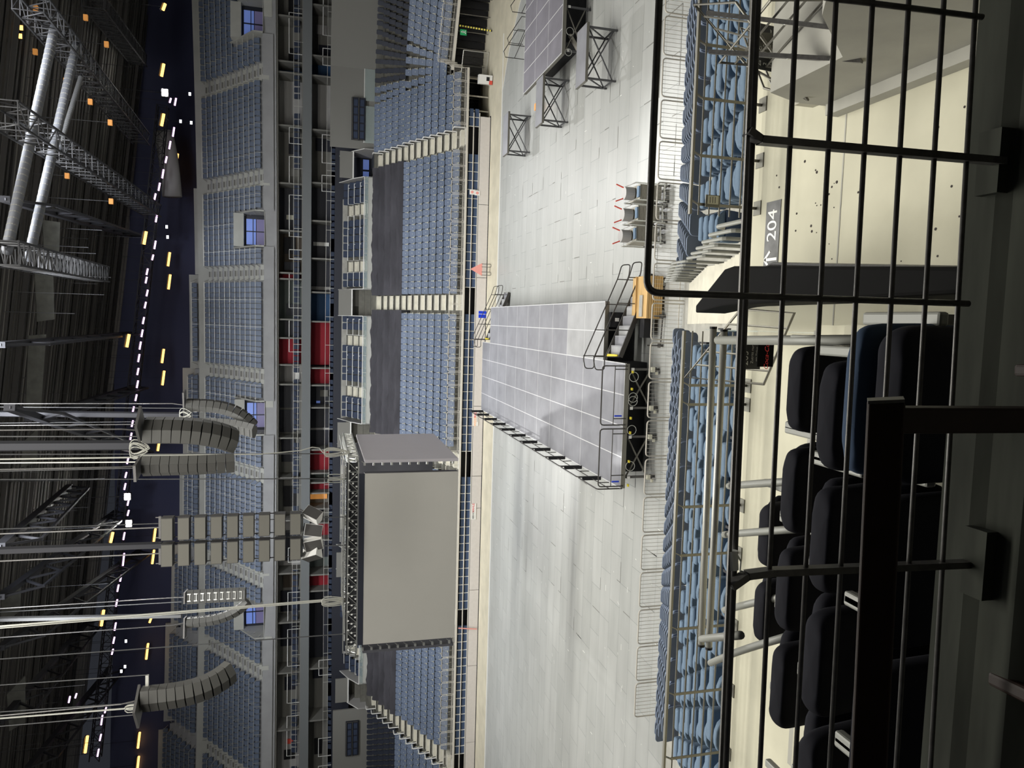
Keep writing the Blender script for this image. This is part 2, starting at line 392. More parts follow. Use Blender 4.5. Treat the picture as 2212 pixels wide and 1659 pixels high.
# tunnel under the bend: black hangings, scaffold poles, sign
mb = MB()
for i in range(28):
    x0 = 17.6 + i * .55; y0 = 66.8 - i * .27; w = .1 * (i % 2)
    mb.box((x0, y0 + w, .0), (x0 + .56, y0 + w + .06, 3.0))
tag(mb.build('tunnel_drape', 'black'), 'black hangings closing the tunnel under the bend of the far stand', 'drape')
for i in range(9):
    x0 = 19.3 + i * 1.15; y0 = 65.3 - i * .62
    o = MB().tube([(x0, y0, 0), (x0, y0, 2.85)], .035, 6).build('tunnel_pole', 'steel'); tag(o, f'slim grey pole before the black tunnel hangings, {ordn(i + 1)} from the boards', 'pole', 'poles of the tunnel')
for i, (a, b) in enumerate((((18.6, 62.2, 0), (18.6, 62.2, 1.95)), ((17.4, 62.1, 0), (17.4, 62.1, 1.9)), ((20.2, 62.8, 0), (20.2, 62.8, 2.6)))):
    o = MB().beam(a, b, .1).build('support_post', 'beigerail'); tag(o, f'beige square post under the end of the far stand, {ordn(i + 1)} of three', 'post', 'square posts under the stand end')
gb = thing('steel_gate', 'grey mesh gate panel standing at the mouth of the tunnel', 'gate', (21.3, 62.6, 0), -.5)
mb = MB().tube(bend([(-1, 0, .05), (-1, 0, 2.2), (1, 0, 2.2), (1, 0, .05)], .05), .035, 6); mb.beam((-1, 0, .1), (1, 0, .1), .05); mb.build('frame', 'rail', gb)
mb = MB()
for i in range(1, 20): mb.beam((-1 + i * .1, 0, .1), (-1 + i * .1, 0, 2.2), .01)
mb.build('mesh', 'steel', gb)
cb = thing('white_cabinet', 'white equipment box with a red corner beside the tunnel mouth', 'box', (19.6, 60.9, 0), -.2)
MB().box((-.35, -.3, .05), (.35, .3, 1.15)).build('body', 'white', cb); MB().box((-.36, -.32, .05), (-.05, -.29, .32)).build('panel', 'redp', cb); MB().box((-.1, -.32, .3), (.2, -.3, .55)).build('panel', 'black', cb)
yp = MB(); p, q = at_z(1063, 67, 0), at_y(993, 55, 62.3)
yp.beam(p, q, .12); o = yp.build('striped_pole', 'yellow'); tag(o, 'yellow and black striped pole at the mouth of the tunnel', 'pole')
mb = MB()
for i in range(12):
    a = Vector(p).lerp(Vector(q), i / 12); b = Vector(p).lerp(Vector(q), i / 12 + .035); mb.beam(a, b, .125)
mb.build('stripe', 'black', o)
es = thing('exit_sign', 'green emergency exit sign with a white figure above the tunnel', 'sign', at_y(1001, 70, 61.5))
MB().box((-.22, -.03, -.26), (.22, .03, .26)).build('panel', 'green', es)
mb = MB().box((-.05, -.045, .02), (.12, -.03, .08)).box((-.02, -.045, -.12), (.05, -.03, .12)).box((-.02, -.045, .14), (.06, -.03, .21)).box((-.12, -.045, -.2), (-.0, -.03, -.13)).box((.05, -.045, -.18), (.14, -.03, -.12))
mb.build('symbol', 'white', es)
# ---------------- far seats
def stad_seat(mb, mw, lod=0):
    """flip-up plastic stadium seat facing local -y, floor origin"""
    base = len(mb.v)
    t = MB(); t.plate(rrect(.47, .40, .09, 2, 0, .42), .10, .13, slant=.12); t.plate(rrect(.44, .36, .08, 2, 0, .36), -.02, .05, slant=.10)
    mb.add([mw @ Vector(v) for v in t.v], t.f)
def low_seat(mb, x, y, z, c, s, w=.47):
    def P(a, b, h): return (x + a * c + b * s, y - a * s + b * c, z + h)
    h = w / 2
    # back shell: six-sided front with cut corners, plus top and pan
    f = [(-h, .08, .27), (h, .08, .27), (h, .15, .78), (h - .06, .16, .84), (-h + .06, .16, .84), (-h, .15, .78)]
    b = [(a, d + .035, e) for a, d, e in f]; n = 6; o = len(mb.v)
    mb.v += [P(*q) for q in f] + [P(*q) for q in b]
    mb.f.append(tuple(o + i for i in range(n))); mb.f.append(tuple(o + n + i for i in reversed(range(n))))
    for i in range(n): mb.f.append((o + (i + 1) % n, o + i, o + n + i, o + n + (i + 1) % n))
    g = [(-h + .02, -.04, .30), (h - .02, -.04, .30), (h - .04, .03, .70), (-h + .04, .03, .70)]; o = len(mb.v)
    mb.v += [P(*q) for q in g] + [P(a, d + .05, e) for a, d, e in g]
    mb.f += [(o, o + 1, o + 2, o + 3), (o + 3, o + 2, o + 6, o + 7), (o + 1, o, o + 4, o + 5), (o + 2, o + 1, o + 5, o + 6), (o, o + 3, o + 7, o + 4)]
def row_points(s, x0, pitch):
    p = fpath(s); out = []
    for i in range(len(p) - 1):
        a = Vector(p[i]); b = Vector(p[i + 1]); L = (b - a).length
        if i == 0:
            x = XJ - .3
            while x > x0: out.append((x, a.y, 0., i)); x -= pitch
        else:
            n = max(1, int(L / pitch)); ang = -math.atan2(b.y - a.y, b.x - a.x)
            for j in range(n): q = a + (b - a) * ((j + .5) / n if i < 5 else (j + .6) * pitch / L); out.append((q.x, q.y, ang, i))
    return out
mb = MB(); mbd = MB(); mbk = MB(); mdot = MB()
for k, (s, z) in enumerate(ROWS):
    for (x, y, ang, seg) in row_points(s, -47, .57):
        if k < 2 and seg > 0: continue
        if seg == 0 and min(abs(x - a) for a in AIS) < AW + .26: continue
        if k >= 8 and -39.9 < x < 14.3: continue
        bare = (k >= 8 and seg >= 2) or (k >= 8 and x < -39.5)
        if bare and k < 13: low_seat(mbd, x, y, z, math.cos(ang), math.sin(ang), .42); continue
        low_seat(mb, x, y, z, math.cos(ang), math.sin(ang), .535)
        c, sn = math.cos(ang), math.sin(ang)
        def P(a, b, h): return Vector((x + a * c + b * sn, y - a * sn + b * c, z + h))
        mbk.beam(P(.285, .02, .36), P(.285, .18, .62), .035, .05); mbk.beam(P(.20, -.05, .42), P(.37, -.05, .42), .03, .04); mbk.beam(P(.285, .18, .02), P(.285, .16, .40), .04)
        mdot.add([P(-.02, -.045, .56), P(.02, -.045, .56), P(.02, -.040, .60), P(-.02, -.040, .60)], [(0, 1, 2, 3)])
sg = 'blue plastic seats of the far lower stand'
tag(mb.build('stadium_seats', 'seat'), 'rows of blue flip seats filling the far lower stand', 'seat', sg, 'stuff')
tag(mbd.build('bare_seat_frames', 'bare'), 'dark rows of seat frames without blue pans at the ends of the far stand', 'seat frame', kind='stuff')
tag(mbk.build('seat_brackets', 'bracket'), 'cream brackets between the blue seats of the far stand', 'bracket', kind='stuff')
tag(mdot.build('seat_number_plates', 'white'), 'tiny white number plates on the blue seats of the far stand', 'number plate', kind='stuff')
# black cloth over the top rows, between the stairs
blocks = [(-38.5, -26.3), (-24.9, -12.7), (-11.3, .8), (2.2, 14.4)]
for bi, (x0, x1) in enumerate(blocks):
    mb = MB(); nx = 60; prof = []
    for j in range(5):
        y = YB + 8.8 + j; z = 5.75 + .48 * j
        for t, (dy, dz) in enumerate(((-.47, .22), (-.30, .28), (-.22, .42), (-.18, .70), (-.08, .88), (.08, .92), (.22, .82), (.38, .72))): prof.append((y + dy, z + dz))
    prof.append((prof[-1][0] + .2, prof[-1][1] + .1)); rnd = random.Random(bi)
    ph = [rnd.uniform(0, 6) for _ in range(8)]
    for i in range(nx + 1):
        x = x0 + (x1 - x0) * i / nx
        for k, (y, z) in enumerate(prof):
            w = .06 * math.sin(x * 1.9 + ph[k % 8]) + .05 * math.sin(x * 4.3 + k * .7 + ph[2]) + .02 * math.sin(x * 9 - k)
            mb.v.append((x, y + w * .6, z + w * .8))
    m_ = len(prof)
    for i in range(nx):
        for k in range(m_ - 1): a = i * m_ + k; mb.f.append((a, a + m_, a + m_ + 1, a + 1))
    o = mb.build('seat_cloth', 'cloth', smooth=True)
    tag(o, 'black cloth laid over the top rows, ' + ['between the two outermost stairs beyond the hanging screen', 'partly hidden by the hanging screen', 'on the screen side of the middle stair', 'right of the middle stair, sagging and creased'][bi], 'cloth', 'black cloths over the top rows')
    e = MB().box((x0, YB + 8.2, 5.3), (x1, YB + 8.4, 6.15)).build('hem', 'black', o)
# ================================================================ FAR CLUB LEVEL
def yo(x): return -4 * min(1.3, ((x + 6) / 42) ** 2)
PORT = [-39.2, -25.6, -12.0, 1.5, 15.1]
edgesx = [-39.2, -25.6, -12.0, 1.5, 15.1]
cl = [(PORT[i] + 1.35, PORT[i + 1] - 1.35) for i in range(4)]
for i, (x0, x1) in enumerate(cl):
    struct(MB().box((x0, 75.3, 7.9), (x1, 75.6, 8.95)).build('wall_club_front', 'uppercream'))
    t = thing('balcony_rail', 'pale parapet rail of the far club seats, ' + ['over the outermost cloth past the screen', 'behind the hanging screen', 'between screen and middle stair', 'right of the middle stair'][i], 'railing', (0, 0, 0), 0, 'parapet rails of the far club seats')
    mb = MB().tube([(x0, 75.25, 9.3), (x1, 75.25, 9.3)], .05, 6); mb.build('top_rail', 'white', t)
    mb = MB(); x = x0 + .1
    while x < x1: mb.beam((x, 75.25, 8.9), (x, 75.25, 9.3), .04); x += 1.7
    mb.build('post', 'rail', t)
    MB().box((x0, 75.24, 8.92), (x1, 75.26, 9.24)).build('glass', 'glass', t)
mb = MB()
for r in range(5):
    mb.box((-40.5, 75.6 + .95 * r, 7), (14.0, 80.6, 8.5 + .55 * r))
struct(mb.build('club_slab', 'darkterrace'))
mb = MB(); mb.box((-66, 80.2, 7), (15.5, 88, 11.2)); struct(mb.build('club_slab', 'terrace'))
def club_seat_mesh():
    mb = MB(); mb.plate(rrect(.5, .5, .08, 2, 0, .4), .1, .18, slant=.1); mb.box((-.24, -.1, .35), (.24, .12, .5)); return mb
cs0 = None; nn = 0
stairx = [(-33.5, 1.0), (-32.0, 0), (-19.6, 1.0), (-7.6, 1.0), (-5.0, 0), (8.6, 1.0), (5.9, 0)]
cst = [-35.2, -29.6, -21.4, -16.2, -7.7, -2.4, 5.2, 10.9]
for bi, (x0, x1) in enumerate(cl):
    for r in range(4):
        x = x0 + .6; c = 0
        while x < x1 - .3:
            if min(abs(x - a) for a in cst) > .75:
                c += 1; lab = f'navy club seat, row {r + 1} from parapet, seat {c}, ' + ['outermost block', 'block behind the screen', 'block between screen and middle stair', 'block right of the middle stair'][bi]
                L = (x, 76.35 + .95 * r, 8.5 + .55 * r)
                if cs0 is None:
                    cs0 = thing('club_seat', lab, 'seat', L, 0, 'dark club seats of the far side'); MB().plate(rrect(.66, .62, .08, 2, 0, .36), .1, .19, slant=.1).build('backrest', 'navy', cs0); MB().box((-.31, -.12, .30), (.31, .12, .5)).build('seat', 'navy', cs0)
                else: dup(cs0, L, 0, lab)
                nn += 1
            x += .76
    for r in range(1, 4):
        t = thing('row_rail', f'thin white rail behind far club row {r}, ' + ['outermost block', 'block behind the screen', 'block between screen and middle stair', 'block right of the middle stair'][bi], 'railing', (0, 0, 0), 0, 'thin rails between far club rows')
        y = 76.35 + .95 * r - .42; z = 8.5 + .55 * r; segs = [x0 + .3] + sorted(v for a in cst if x0 < a < x1 for v in (a - .6, a + .6)) + [x1 - .3]
        for a, b in zip(segs[::2], segs[1::2]):
            o = MB().tube([(a, y, z - .4), (a, y, z + .55), (b, y, z + .55), (b, y, z - .4)], .042, 5); xm = a + 1.6
            while xm < b: o.beam((xm, y, z), (xm, y, z + .55), .05); xm += 1.6
            o.build('rail', 'white', t)
    for a in [a for a in cst if x0 < a < x1]:
        mb = MB()
        for r in range(8): mb.box((a - .5, 76 + r * .48, 8.4), (a + .5, 76.5 + r * .48, 8.52 + .275 * (r + .5)))
        tag(mb.build('stair_flight', 'tread'), 'short pale club stair, ' + ('left' if a < (x0 + x1) / 2 else 'right') + ' one in the ' + ['outermost block', 'block behind the screen', 'block between screen and middle stair', 'block right of the middle stair'][bi], 'stair', 'short stairs in the far club rows')
# portals
for i, ax in enumerate(PORT):
    t = thing('stand_portal', 'doorway in the far stand above the ' + ['stair past the hanging screen', 'stair hidden by the screen', 'stair seen through the screen gap', 'middle stair', 'stair nearest the bend'][i], 'portal', (ax, 75.3, 8.33), 0, 'doorways of the far stand')
    for sx in (-1, 1):
        MB().add([(sx * 1.3, 0, 0), (sx * 1.3, 0, 1.0), (sx * 1.3, 1.5, 2.0), (sx * 1.3, 4.4, 3.2), (sx * 1.3, 4.4, 0), (sx * 1.38, 0, 0), (sx * 1.38, 0, 1.0), (sx * 1.38, 1.5, 2.0), (sx * 1.38, 4.4, 3.2), (sx * 1.38, 4.4, 0)],
                 [(0, 1, 2, 3, 4), (9, 8, 7, 6, 5), (0, 5, 6, 1), (1, 6, 7, 2), (2, 7, 8, 3)]).build('side_wall', 'suitelight', t)
        MB().beam((sx * 1.34, -.02, 1.0), (sx * 1.34, 1.5, 2.02), .06).beam((sx * 1.34, 1.5, 2.02), (sx * 1.34, 4.4, 3.25), .06).build('edge_trim', 'white', t)
    MB().box((-1.3, 1.6, 2.0), (1.3, 1.75, 3.3)).build('header', 'suitegrey', t)
    MB().box((-1.32, 1.55, 1.93), (1.32, 1.62, 2.05)).build('edge_trim', 'white', t)
    MB().box((-1.3, 4.2, 0), (1.3, 4.4, 3.0)).build('back_wall', 'winblue' if i == 0 else 'suitedark', t)
    if i not in (0, 4): MB().box((-.35, 2.5, 0), (1.28, 2.6, 1.95)).build('door_leaf', 'suitegrey', t)
    if i in (0, 4):
        e_ = 1.7 if i == 0 else .6
        MB().box((-1.1, 3.9, .3), (-.1, 3.95, .3 + e_)).build('glass', 'winblue', t); MB().box((.1, 3.9, .3), (1.1, 3.95, .3 + e_)).build('glass', 'winblue', t)
# grey walls at both ends of the club level
mb = MB(); 
for x0, x1 in ((16.5, 24), (24, 31), (31, 40)): mb.add([(x0, 76.5 + yo(x0) * .5 - max(0, x0 - 24) * .5, 8.3), (x1, 76.5 + yo(x1) * .5 - max(0, x1 - 24) * .5, 8.3), (x1, 76.5 + yo(x1) * .5 - max(0, x1 - 24) * .5, 12.6), (x0, 76.5 + yo(x0) * .5 - max(0, x0 - 24) * .5, 12.6)], [(0, 1, 2, 3)])
struct(mb.build('wall_club_right', 'suitegrey'))
mb = MB().box((-66, 75.5, 8.3), (-40.6, 75.7, 11.9)); struct(mb.build('wall_club_left', 'suitegrey'))
for x0, x1 in ((17, 20.5), (21, 24)):
    t = thing('balcony_rail', 'pale glazed rail above the bend, ' + ('nearer the last portal' if x0 == 17 else 'farther from the last portal'), 'railing', (0, 0, 0), 0, 'glazed rails above the bend')
    MB().tube([(x0, 75.3, 9.4), (x1, 75.3, 9.4)], .04, 6).build('top_rail', 'white', t); MB().box((x0, 75.28, 8.4), (x1, 75.31, 9.35)).build('glass', 'glass', t)
for i, (x0, x1, lab) in enumerate(((17.2, 21.2, 'right of the last portal'), (-45.5, -41.8, 'left of the outermost portal'))):
    t = thing('seat_box', 'small walled box of dark seats in the grey wall, ' + lab, 'seating box', ((x0 + x1) / 2, 75.3, 9.3), 0)
    w = (x1 - x0) / 2
    MB().box((-w, -.1, 0), (w, .1, 1.3)).build('back_panel', 'suitedark', t)
    for r in range(2):
        MB().tube([(-w, -.2, .1 + .6 * r), (-w, -.2, .62 + .6 * r), (w, -.2, .62 + .6 * r), (w, -.2, .1 + .6 * r)], .03, 5).build('rail', 'steel', t)
    for r in range(2):
        mb = MB()
        for j in range(5): mb.box((-w + .15 + j * w * .38, -.17, .12 + .6 * r), (-w + .15 + j * w * .38 + w * .3, -.1, .5 + .6 * r))
        mb.build('seat_row', 'navy', t)
# ================================================================ SUITES (two storeys), following the gentle curve
def X(iy, ix=650, Y=82): return at_y(ix, iy, Y).x
def curved(mb, x0, x1, z0, z1, Y, th=.12, step=3.0):
    n = max(1, int((x1 - x0) / step)); 
    for i in range(n):
        a = x0 + (x1 - x0) * i / n; b = x0 + (x1 - x0) * (i + 1) / n; ya, yb = Y + yo(a), Y + yo(b)
        mb.add([(a, ya, z0), (b, yb, z0), (b, yb + th, z0), (a, ya + th, z0), (a, ya, z1), (b, yb, z1), (b, yb + th, z1), (a, ya + th, z1)],
               [(0, 3, 2, 1), (4, 5, 6, 7), (0, 1, 5, 4), (1, 2, 6, 5), (2, 3, 7, 6), (3, 0, 4, 7)])
    return mb
struct(curved(MB(), -66, 42, 14.35, 15.22, 81.3, .5).build('wall_suite_band', 'band'))
struct(curved(MB(), -66, 42, 17.75, 18.95, 81.0, .6).build('wall_tier_front', 'uppercon'))
struct(curved(MB(), -66, 42, 15.2, 15.3, 81.5, 4.5).build('suite_floor', 'suitegrey'))
struct(curved(MB(), -66, 42, 17.6, 17.75, 81.2, 6).build('suite_ceiling', 'suitegrey'))
struct(curved(MB(), -66, 42, 11.1, 11.4, 81.0, 6).build('suite_floor', 'suitegrey'))
struct(curved(MB(), -66, 42, 10.2, 12.0, 80.95, .15).build('wall_suite_foot', 'suitedark'))
# paler panels on the tier front
e = [20, 60, 110, 190, 250, 320, 370, 430, 540, 590, 660, 740, 830, 880, 960, 1030, 1090, 1150, 1230, 1290, 1360, 1430, 1500, 1560, 1630]
for i in range(0, len(e) - 1, 2):
    a, b = X(e[i + 1], 585, 81), X(e[i], 585, 81)
    struct(curved(MB(), a, b, 18.1, 18.85, 80.93, .06).build('trim_7', 'uppercream'))
def suites(z0, z1, ix, table, floor_lab):
    for i, (y0, y1, mname, dk) in enumerate(table):
        a, b = X(y1, ix), X(y0, ix)
        wb = struct(curved(MB(), a + .02, b - .02, z0, z1, 84.2 if mname not in ('red',) else 83.2, .15).build('wall_suite_back', mname))
        struct(MB().box((b - .08, 81.6 + yo(b), z0), (b + .08, 84.4 + yo(b), z1)).build('wall_suite_side', 'suitegrey'))
        for (f0, f1, g0, g1, mm) in dk:
            xa = a + (b - a) * f0; xb = a + (b - a) * f1; za = z0 + (z1 - z0) * g0; zb = z0 + (z1 - z0) * g1; ym = 84.0 + yo((xa + xb) / 2)
            MB().box((xa, ym, za), (xb, ym + .1, zb)).build('glazed_panel', mm, wb)
up = [(-60, 60, 'suitegrey', [(.1, .5, .2, .6, 'black')]), (60, 150, 'suitegrey', [(.2, .5, .25, .6, 'black')]), (150, 172, 'suiteblue', []), (172, 280, 'suitelight', []), (280, 400, 'suitegrey', [(.6, .9, .1, .6, 'suitedark'), (.2, .35, .1, .6, 'suitegrey')]),
      (400, 500, 'suitedark', [(.3, .4, .4, .7, 'bracket')]), (500, 590, 'brownwall', [(.1, .3, .1, .8, 'suitedark'), (.5, .9, .3, .8, 'black')]), (590, 603, 'red', []), (603, 690, 'suiteteal', [(.1, .4, .0, .7, 'suitedark')]), (690, 730, 'suiteteal', [(.1, .9, 0, .75, 'suitedark')]),
      (730, 788, 'red', []), (788, 830, 'suitelight', [(.2, .6, .1, .3, 'white')]), (830, 945, 'suitegrey', [(.05, .48, .25, .98, 'suitedark'), (.52, .95, .25, .98, 'suitedark'), ]), (945, 1030, 'suitegrey', [(.3, .9, .3, .9, 'suitedark')]), (1030, 1120, 'suitegrey', [(.2, .7, .2, .8, 'black')]),
      (1120, 1230, 'suitelight', [(.1, .7, 0, .9, 'suitedark')]), (1230, 1330, 'suitegrey', [(.05, .5, 0, .9, 'suitedark'), (.55, .9, .1, .8, 'brownwall')]), (1330, 1430, 'suitegrey', [(.3, .9, .1, .9, 'suitedark')]), (1430, 1540, 'suitegrey', [(.5, .75, .2, .7, 'suitedark')]), (1540, 1640, 'suitelight', [(.2, .4, .2, .7, 'black'), (.5, .6, .3, .6, 'redp')]), (1640, 1740, 'suitegrey', [])]
suites(15.3, 17.6, 615, up, 'upper')
lo = [(-60, 40, 'suitegrey', [(.5, .8, .4, .9, 'black')]), (40, 140, 'suitegrey', [(.1, .4, .1, .7, 'suitedark'), (.6, .8, .3, .8, 'suitelight')]), (140, 180, 'suiteblue', []), (180, 290, 'suitelight', []), (290, 400, 'suitegrey', [(.7, .95, 0, .8, 'suitedark')]),
      (400, 480, 'suitedark', []), (480, 560, 'suitedark', [(.4, .5, .1, .9, 'white')]), (560, 632, 'suitedark', [(.1, .2, .0, 1, 'suitelight')]), (632, 695, 'suiteblue', []), (695, 790, 'red', []), (795, 832, 'red', []), (832, 880, 'suitedark', [(.1, .2, .5, .7, 'winblue'), (.4, .7, .1, .5, 'suitegrey')]), (880, 970, 'suitedark', [(.4, .45, 0, 1, 'suitelight')]), (970, 1020, 'red', []), (1020, 1040, 'suiteteal', []),
      (1040, 1062, 'red', []), (1062, 1095, 'suitegrey', [(.3, .75, .1, .98, 'orangebox')]), (1095, 1125, 'suitegrey', [(.2, .8, .3, .8, 'suitedark')]), (1125, 1160, 'red', []), (1160, 1232, 'suiteteal', [(.3, .9, .0, .5, 'suitedark')]), (1232, 1265, 'red', []), (1265, 1420, 'suitedark', []), (1420, 1520, 'suitegrey', [(.6, .9, .3, .8, 'suitedark')]), (1520, 1740, 'suitegrey', [(.6, .75, .3, .7, 'black')])]
suites(12.3, 14.35, 690, lo, 'lower')
# suite front rails with rows of dark seats
def suite_front(zf, Y, lab, frames):
    t = thing('suite_rail', f'pale horizontal rails along the front of the {lab} suites', 'railing')
    mb = MB(); x = -60
    while x < 36:
        for dz in (.0, .45, .9): mb.beam((x, Y + yo(x), zf + dz), (x + 3, Y + yo(x + 3), zf + dz), .035)
        mb.beam((x, Y + yo(x), zf - .1), (x, Y + yo(x), zf + .9), .04); x += 3
    mb.build('rail', 'rail', t)
    for i, (y0, y1) in enumerate(frames):
        a, b = X(y1, 630), X(y0, 630); z2 = zf + 1.35
        mb = MB().tube([(a, Y + .5 + yo(a), zf), (a, Y + .5 + yo(a), z2), (b, Y + .5 + yo(b), z2), (b, Y + .5 + yo(b), zf)], .05, 5)
        tag(mb.build('box_frame', 'white'), f'white tube frame round the seats of the {lab} suites, {ordn(i + 1)} from the bend', 'frame', f'tube frames of the {lab} suites')
suite_front(15.2, 81.4, 'upper', [(0, 22), (52, 133), (283, 316), (343, 400), (424, 512), (540, 560), (590, 665), (692, 760), (1178, 1208), (1270, 1330), (1345, 1418), (1430, 1490), (1515, 1590)])
suite_front(11.95, 81.2, 'lower', [(5, 90), (116, 150), (293, 352), (378, 412), (1410, 1440), (1562, 1596), (1614, 1655)])
mb = MB(); mb2 = MB()
for zf, Y, L in ((15.25, 82.0, mb), (11.5, 81.9, mb2)):
    x = -56
    while x < 32:
        if (int(x * 10) % 68) > 10: low_seat(L, x, Y + yo(x), zf, 1, 0, .5)
        x += .62
tag(mb.build('suite_seats', 'navy'), 'row of dark navy seats before the upper suites', 'seat', kind='stuff'); tag(mb2.build('suite_seats', 'navy'), 'row of dark navy seats before the lower suites', 'seat', kind='stuff')
# ================================================================ UPPER TIER
def uz(k): return 19.0 + .565 * k + .004 * k * k
def uy(k): return 81.2 + .85 * k
ued = [-60, 179 - 5, 398 - 8, 590, 812, 1023, 1240, 1424, 1637, 1760]
UX = [X(v, 570, 82) for v in ued]; UX[0] += 0
tops = [455, 440, 427, 413, 396, 388, 368, 356, 345]
UP = [60, 497, 900, 1322]; UPX = [X(v, 565, 82) for v in UP]
ms = MB(); mr = MB(); mc = MB(); mst = MB(); mstep = MB(); mtop = MB()
for b in range(9):
    xr, xl = UX[b] - .85, UX[b + 1] + .85
    zt = at_y(tops[b], (ued[b] + ued[b + 1]) / 2, 93).z
    nk = max(0, int((zt - 27.0) / .66))
    rows = [(uy(k), uz(k)) for k in range(11)]
    yT = uy(11); z = uz(11) + .9
    urows = [(yT + .5 + .85 * j, z + .62 * j) for j in range(nk)]
    fan = lambda y: 1 + (y - 81) * .004
    for ri, (y, z) in enumerate(rows + urows):
        up_ = ri >= 11
        cuts = [(xl - .85, xr + .85)]
        if ri < 5:
            for p in UPX:
                if xl < p < xr: cuts = [(xl - .85, p - 1.8), (p + 1.8, xr + .85)]
        pcs = [(u0 + (u1 - u0) * i / 3, u0 + (u1 - u0) * (i + 1) / 3) for u0, u1 in cuts for i in range(3)]
        for a, c in pcs:
            ya, yc = y + yo(a), y + yo(c)
            mc.add([(a, ya - .45, z - 1.0), (c, yc - .45, z - 1.0), (c, yc - .45, z), (a, ya - .45, z), (a, ya + .45, z), (c, yc + .45, z)], [(0, 1, 2, 3), (3, 2, 5, 4)])
        x = xl + .3
        while x < xr:
            hole = ri < 5 and min(abs(x - p) for p in UPX) < 1.9
            if not hole: low_seat(ms, x, y + yo(x), z, 1, 0, .49)
            x += .56
        segs = [(xl, xr)]
        if ri < 5:
            for p in UPX:
                if xl < p < xr: segs = [(xl, p - 1.9), (p + 1.9, xr)]
        for a, c in segs:
            mr.beam((a, y - .3 + yo(a), z + .86), (c, y - .3 + yo(c), z + .86), .035)
            mr.beam((a, y - .3 + yo(a), z + .86), (a - .35, y + .3 + yo(a), z + .3), .035)
            mr.beam((c, y - .3 + yo(c), z + .86), (c + .35, y + .3 + yo(c), z + .3), .035)
            xx = a + 1.5
            while xx < c: mr.beam((xx, y - .3 + yo(xx), z), (xx, y - .3 + yo(xx), z + .86), .03); xx += 2.8
    # concrete strip between main rows and back rows, parapet on top
    for (yy, z0, z1, M_) in ((uy(11) - .3, uz(10), uz(11) + .9, mtop), (yT + .6 + .85 * nk, zt - 1.4, zt, mtop)):
        curved(M_, UX[b + 1], UX[b], z0, z1, yy, .3)
    # stair at the left edge of each block
    if b < 8:
        xs_ = UX[b + 1]
        for k in range(22):
            y = 80.8 + .425 * k; z = 19.0 + .565 * k / 2 + .001 * k * k
            mst.box((xs_ - .8, y + yo(xs_), z - .6), (xs_ + .8, y + .45 + yo(xs_), z + .08))
            mstep.box((xs_ - .3, y - .01 + yo(xs_), z - .12), (xs_ + .3, y + yo(xs_), z + .05))
struct(mc.build('upper_slab', 'uppercon'))
tag(ms.build('upper_tier_seats', 'seat'), 'rows of blue flip seats of the upper tier under the roof', 'seat', kind='stuff')
tag(mr.build('upper_row_rails', 'rail'), 'thin pale rails along every row of the upper tier', 'railing', kind='stuff')
struct(mtop.build('wall_upper_parapet', 'uppercream'))
tag(mst.build('upper_stairs', 'uppercream'), 'pale stair flights between the blocks of the upper tier', 'stair', kind='stuff')
tag(mstep.build('upper_stair_slots', 'suitegrey'), 'dark slots on the steps of the upper stairs', 'step', kind='stuff')
for i, p in enumerate(UPX):
    y0 = 80.9 + yo(p); t = thing('tier_portal', 'boxed doorway with blue evening window in the upper tier, ' + ['first', 'second', 'third', 'fourth'][i] + ' from the bend', 'portal', (p, y0, 18.95), 0, 'doorways of the upper tier')
    for sx in (-1, 1):
        MB().add([(sx * 1.7, -.1, 0), (sx * 1.7, -.1, .9), (sx * 1.7, 4.0, 3.4), (sx * 1.7, 4.0, 0), (sx * 1.85, -.1, 0), (sx * 1.85, -.1, .9), (sx * 1.85, 4.0, 3.4), (sx * 1.85, 4.0, 0)], [(0, 1, 2, 3), (7, 6, 5, 4), (1, 5, 6, 2), (0, 4, 5, 1)]).build('side_wall', 'uppercream', t)
    MB().box((-1.7, 2.4, 2.2), (1.7, 3.4, 3.2)).build('header', 'uppercream', t)
    MB().box((-1.7, -.1, -.05), (1.7, 3.3, .0)).build('floor_plate', 'uppercream', t); MB().box((-1.7, 3.2, 0), (1.7, 3.3, 2.25)).build('frame', 'suitedark', t)
    f = MB().box((-1.4, 3.1, 1.05), (1.25, 3.2, 2.0)).build('window', 'winblue', t); MB().box((-1.4, 3.1, .1), (1.25, 3.2, .98)).build('window', 'winmauve', t)
    MB().box((-.1, 3.0, .1), (.0, 3.1, 2.0)).box((-1.4, 3.0, 1.3), (1.25, 3.1, 1.36)).build('mullion', 'suitedark', t)
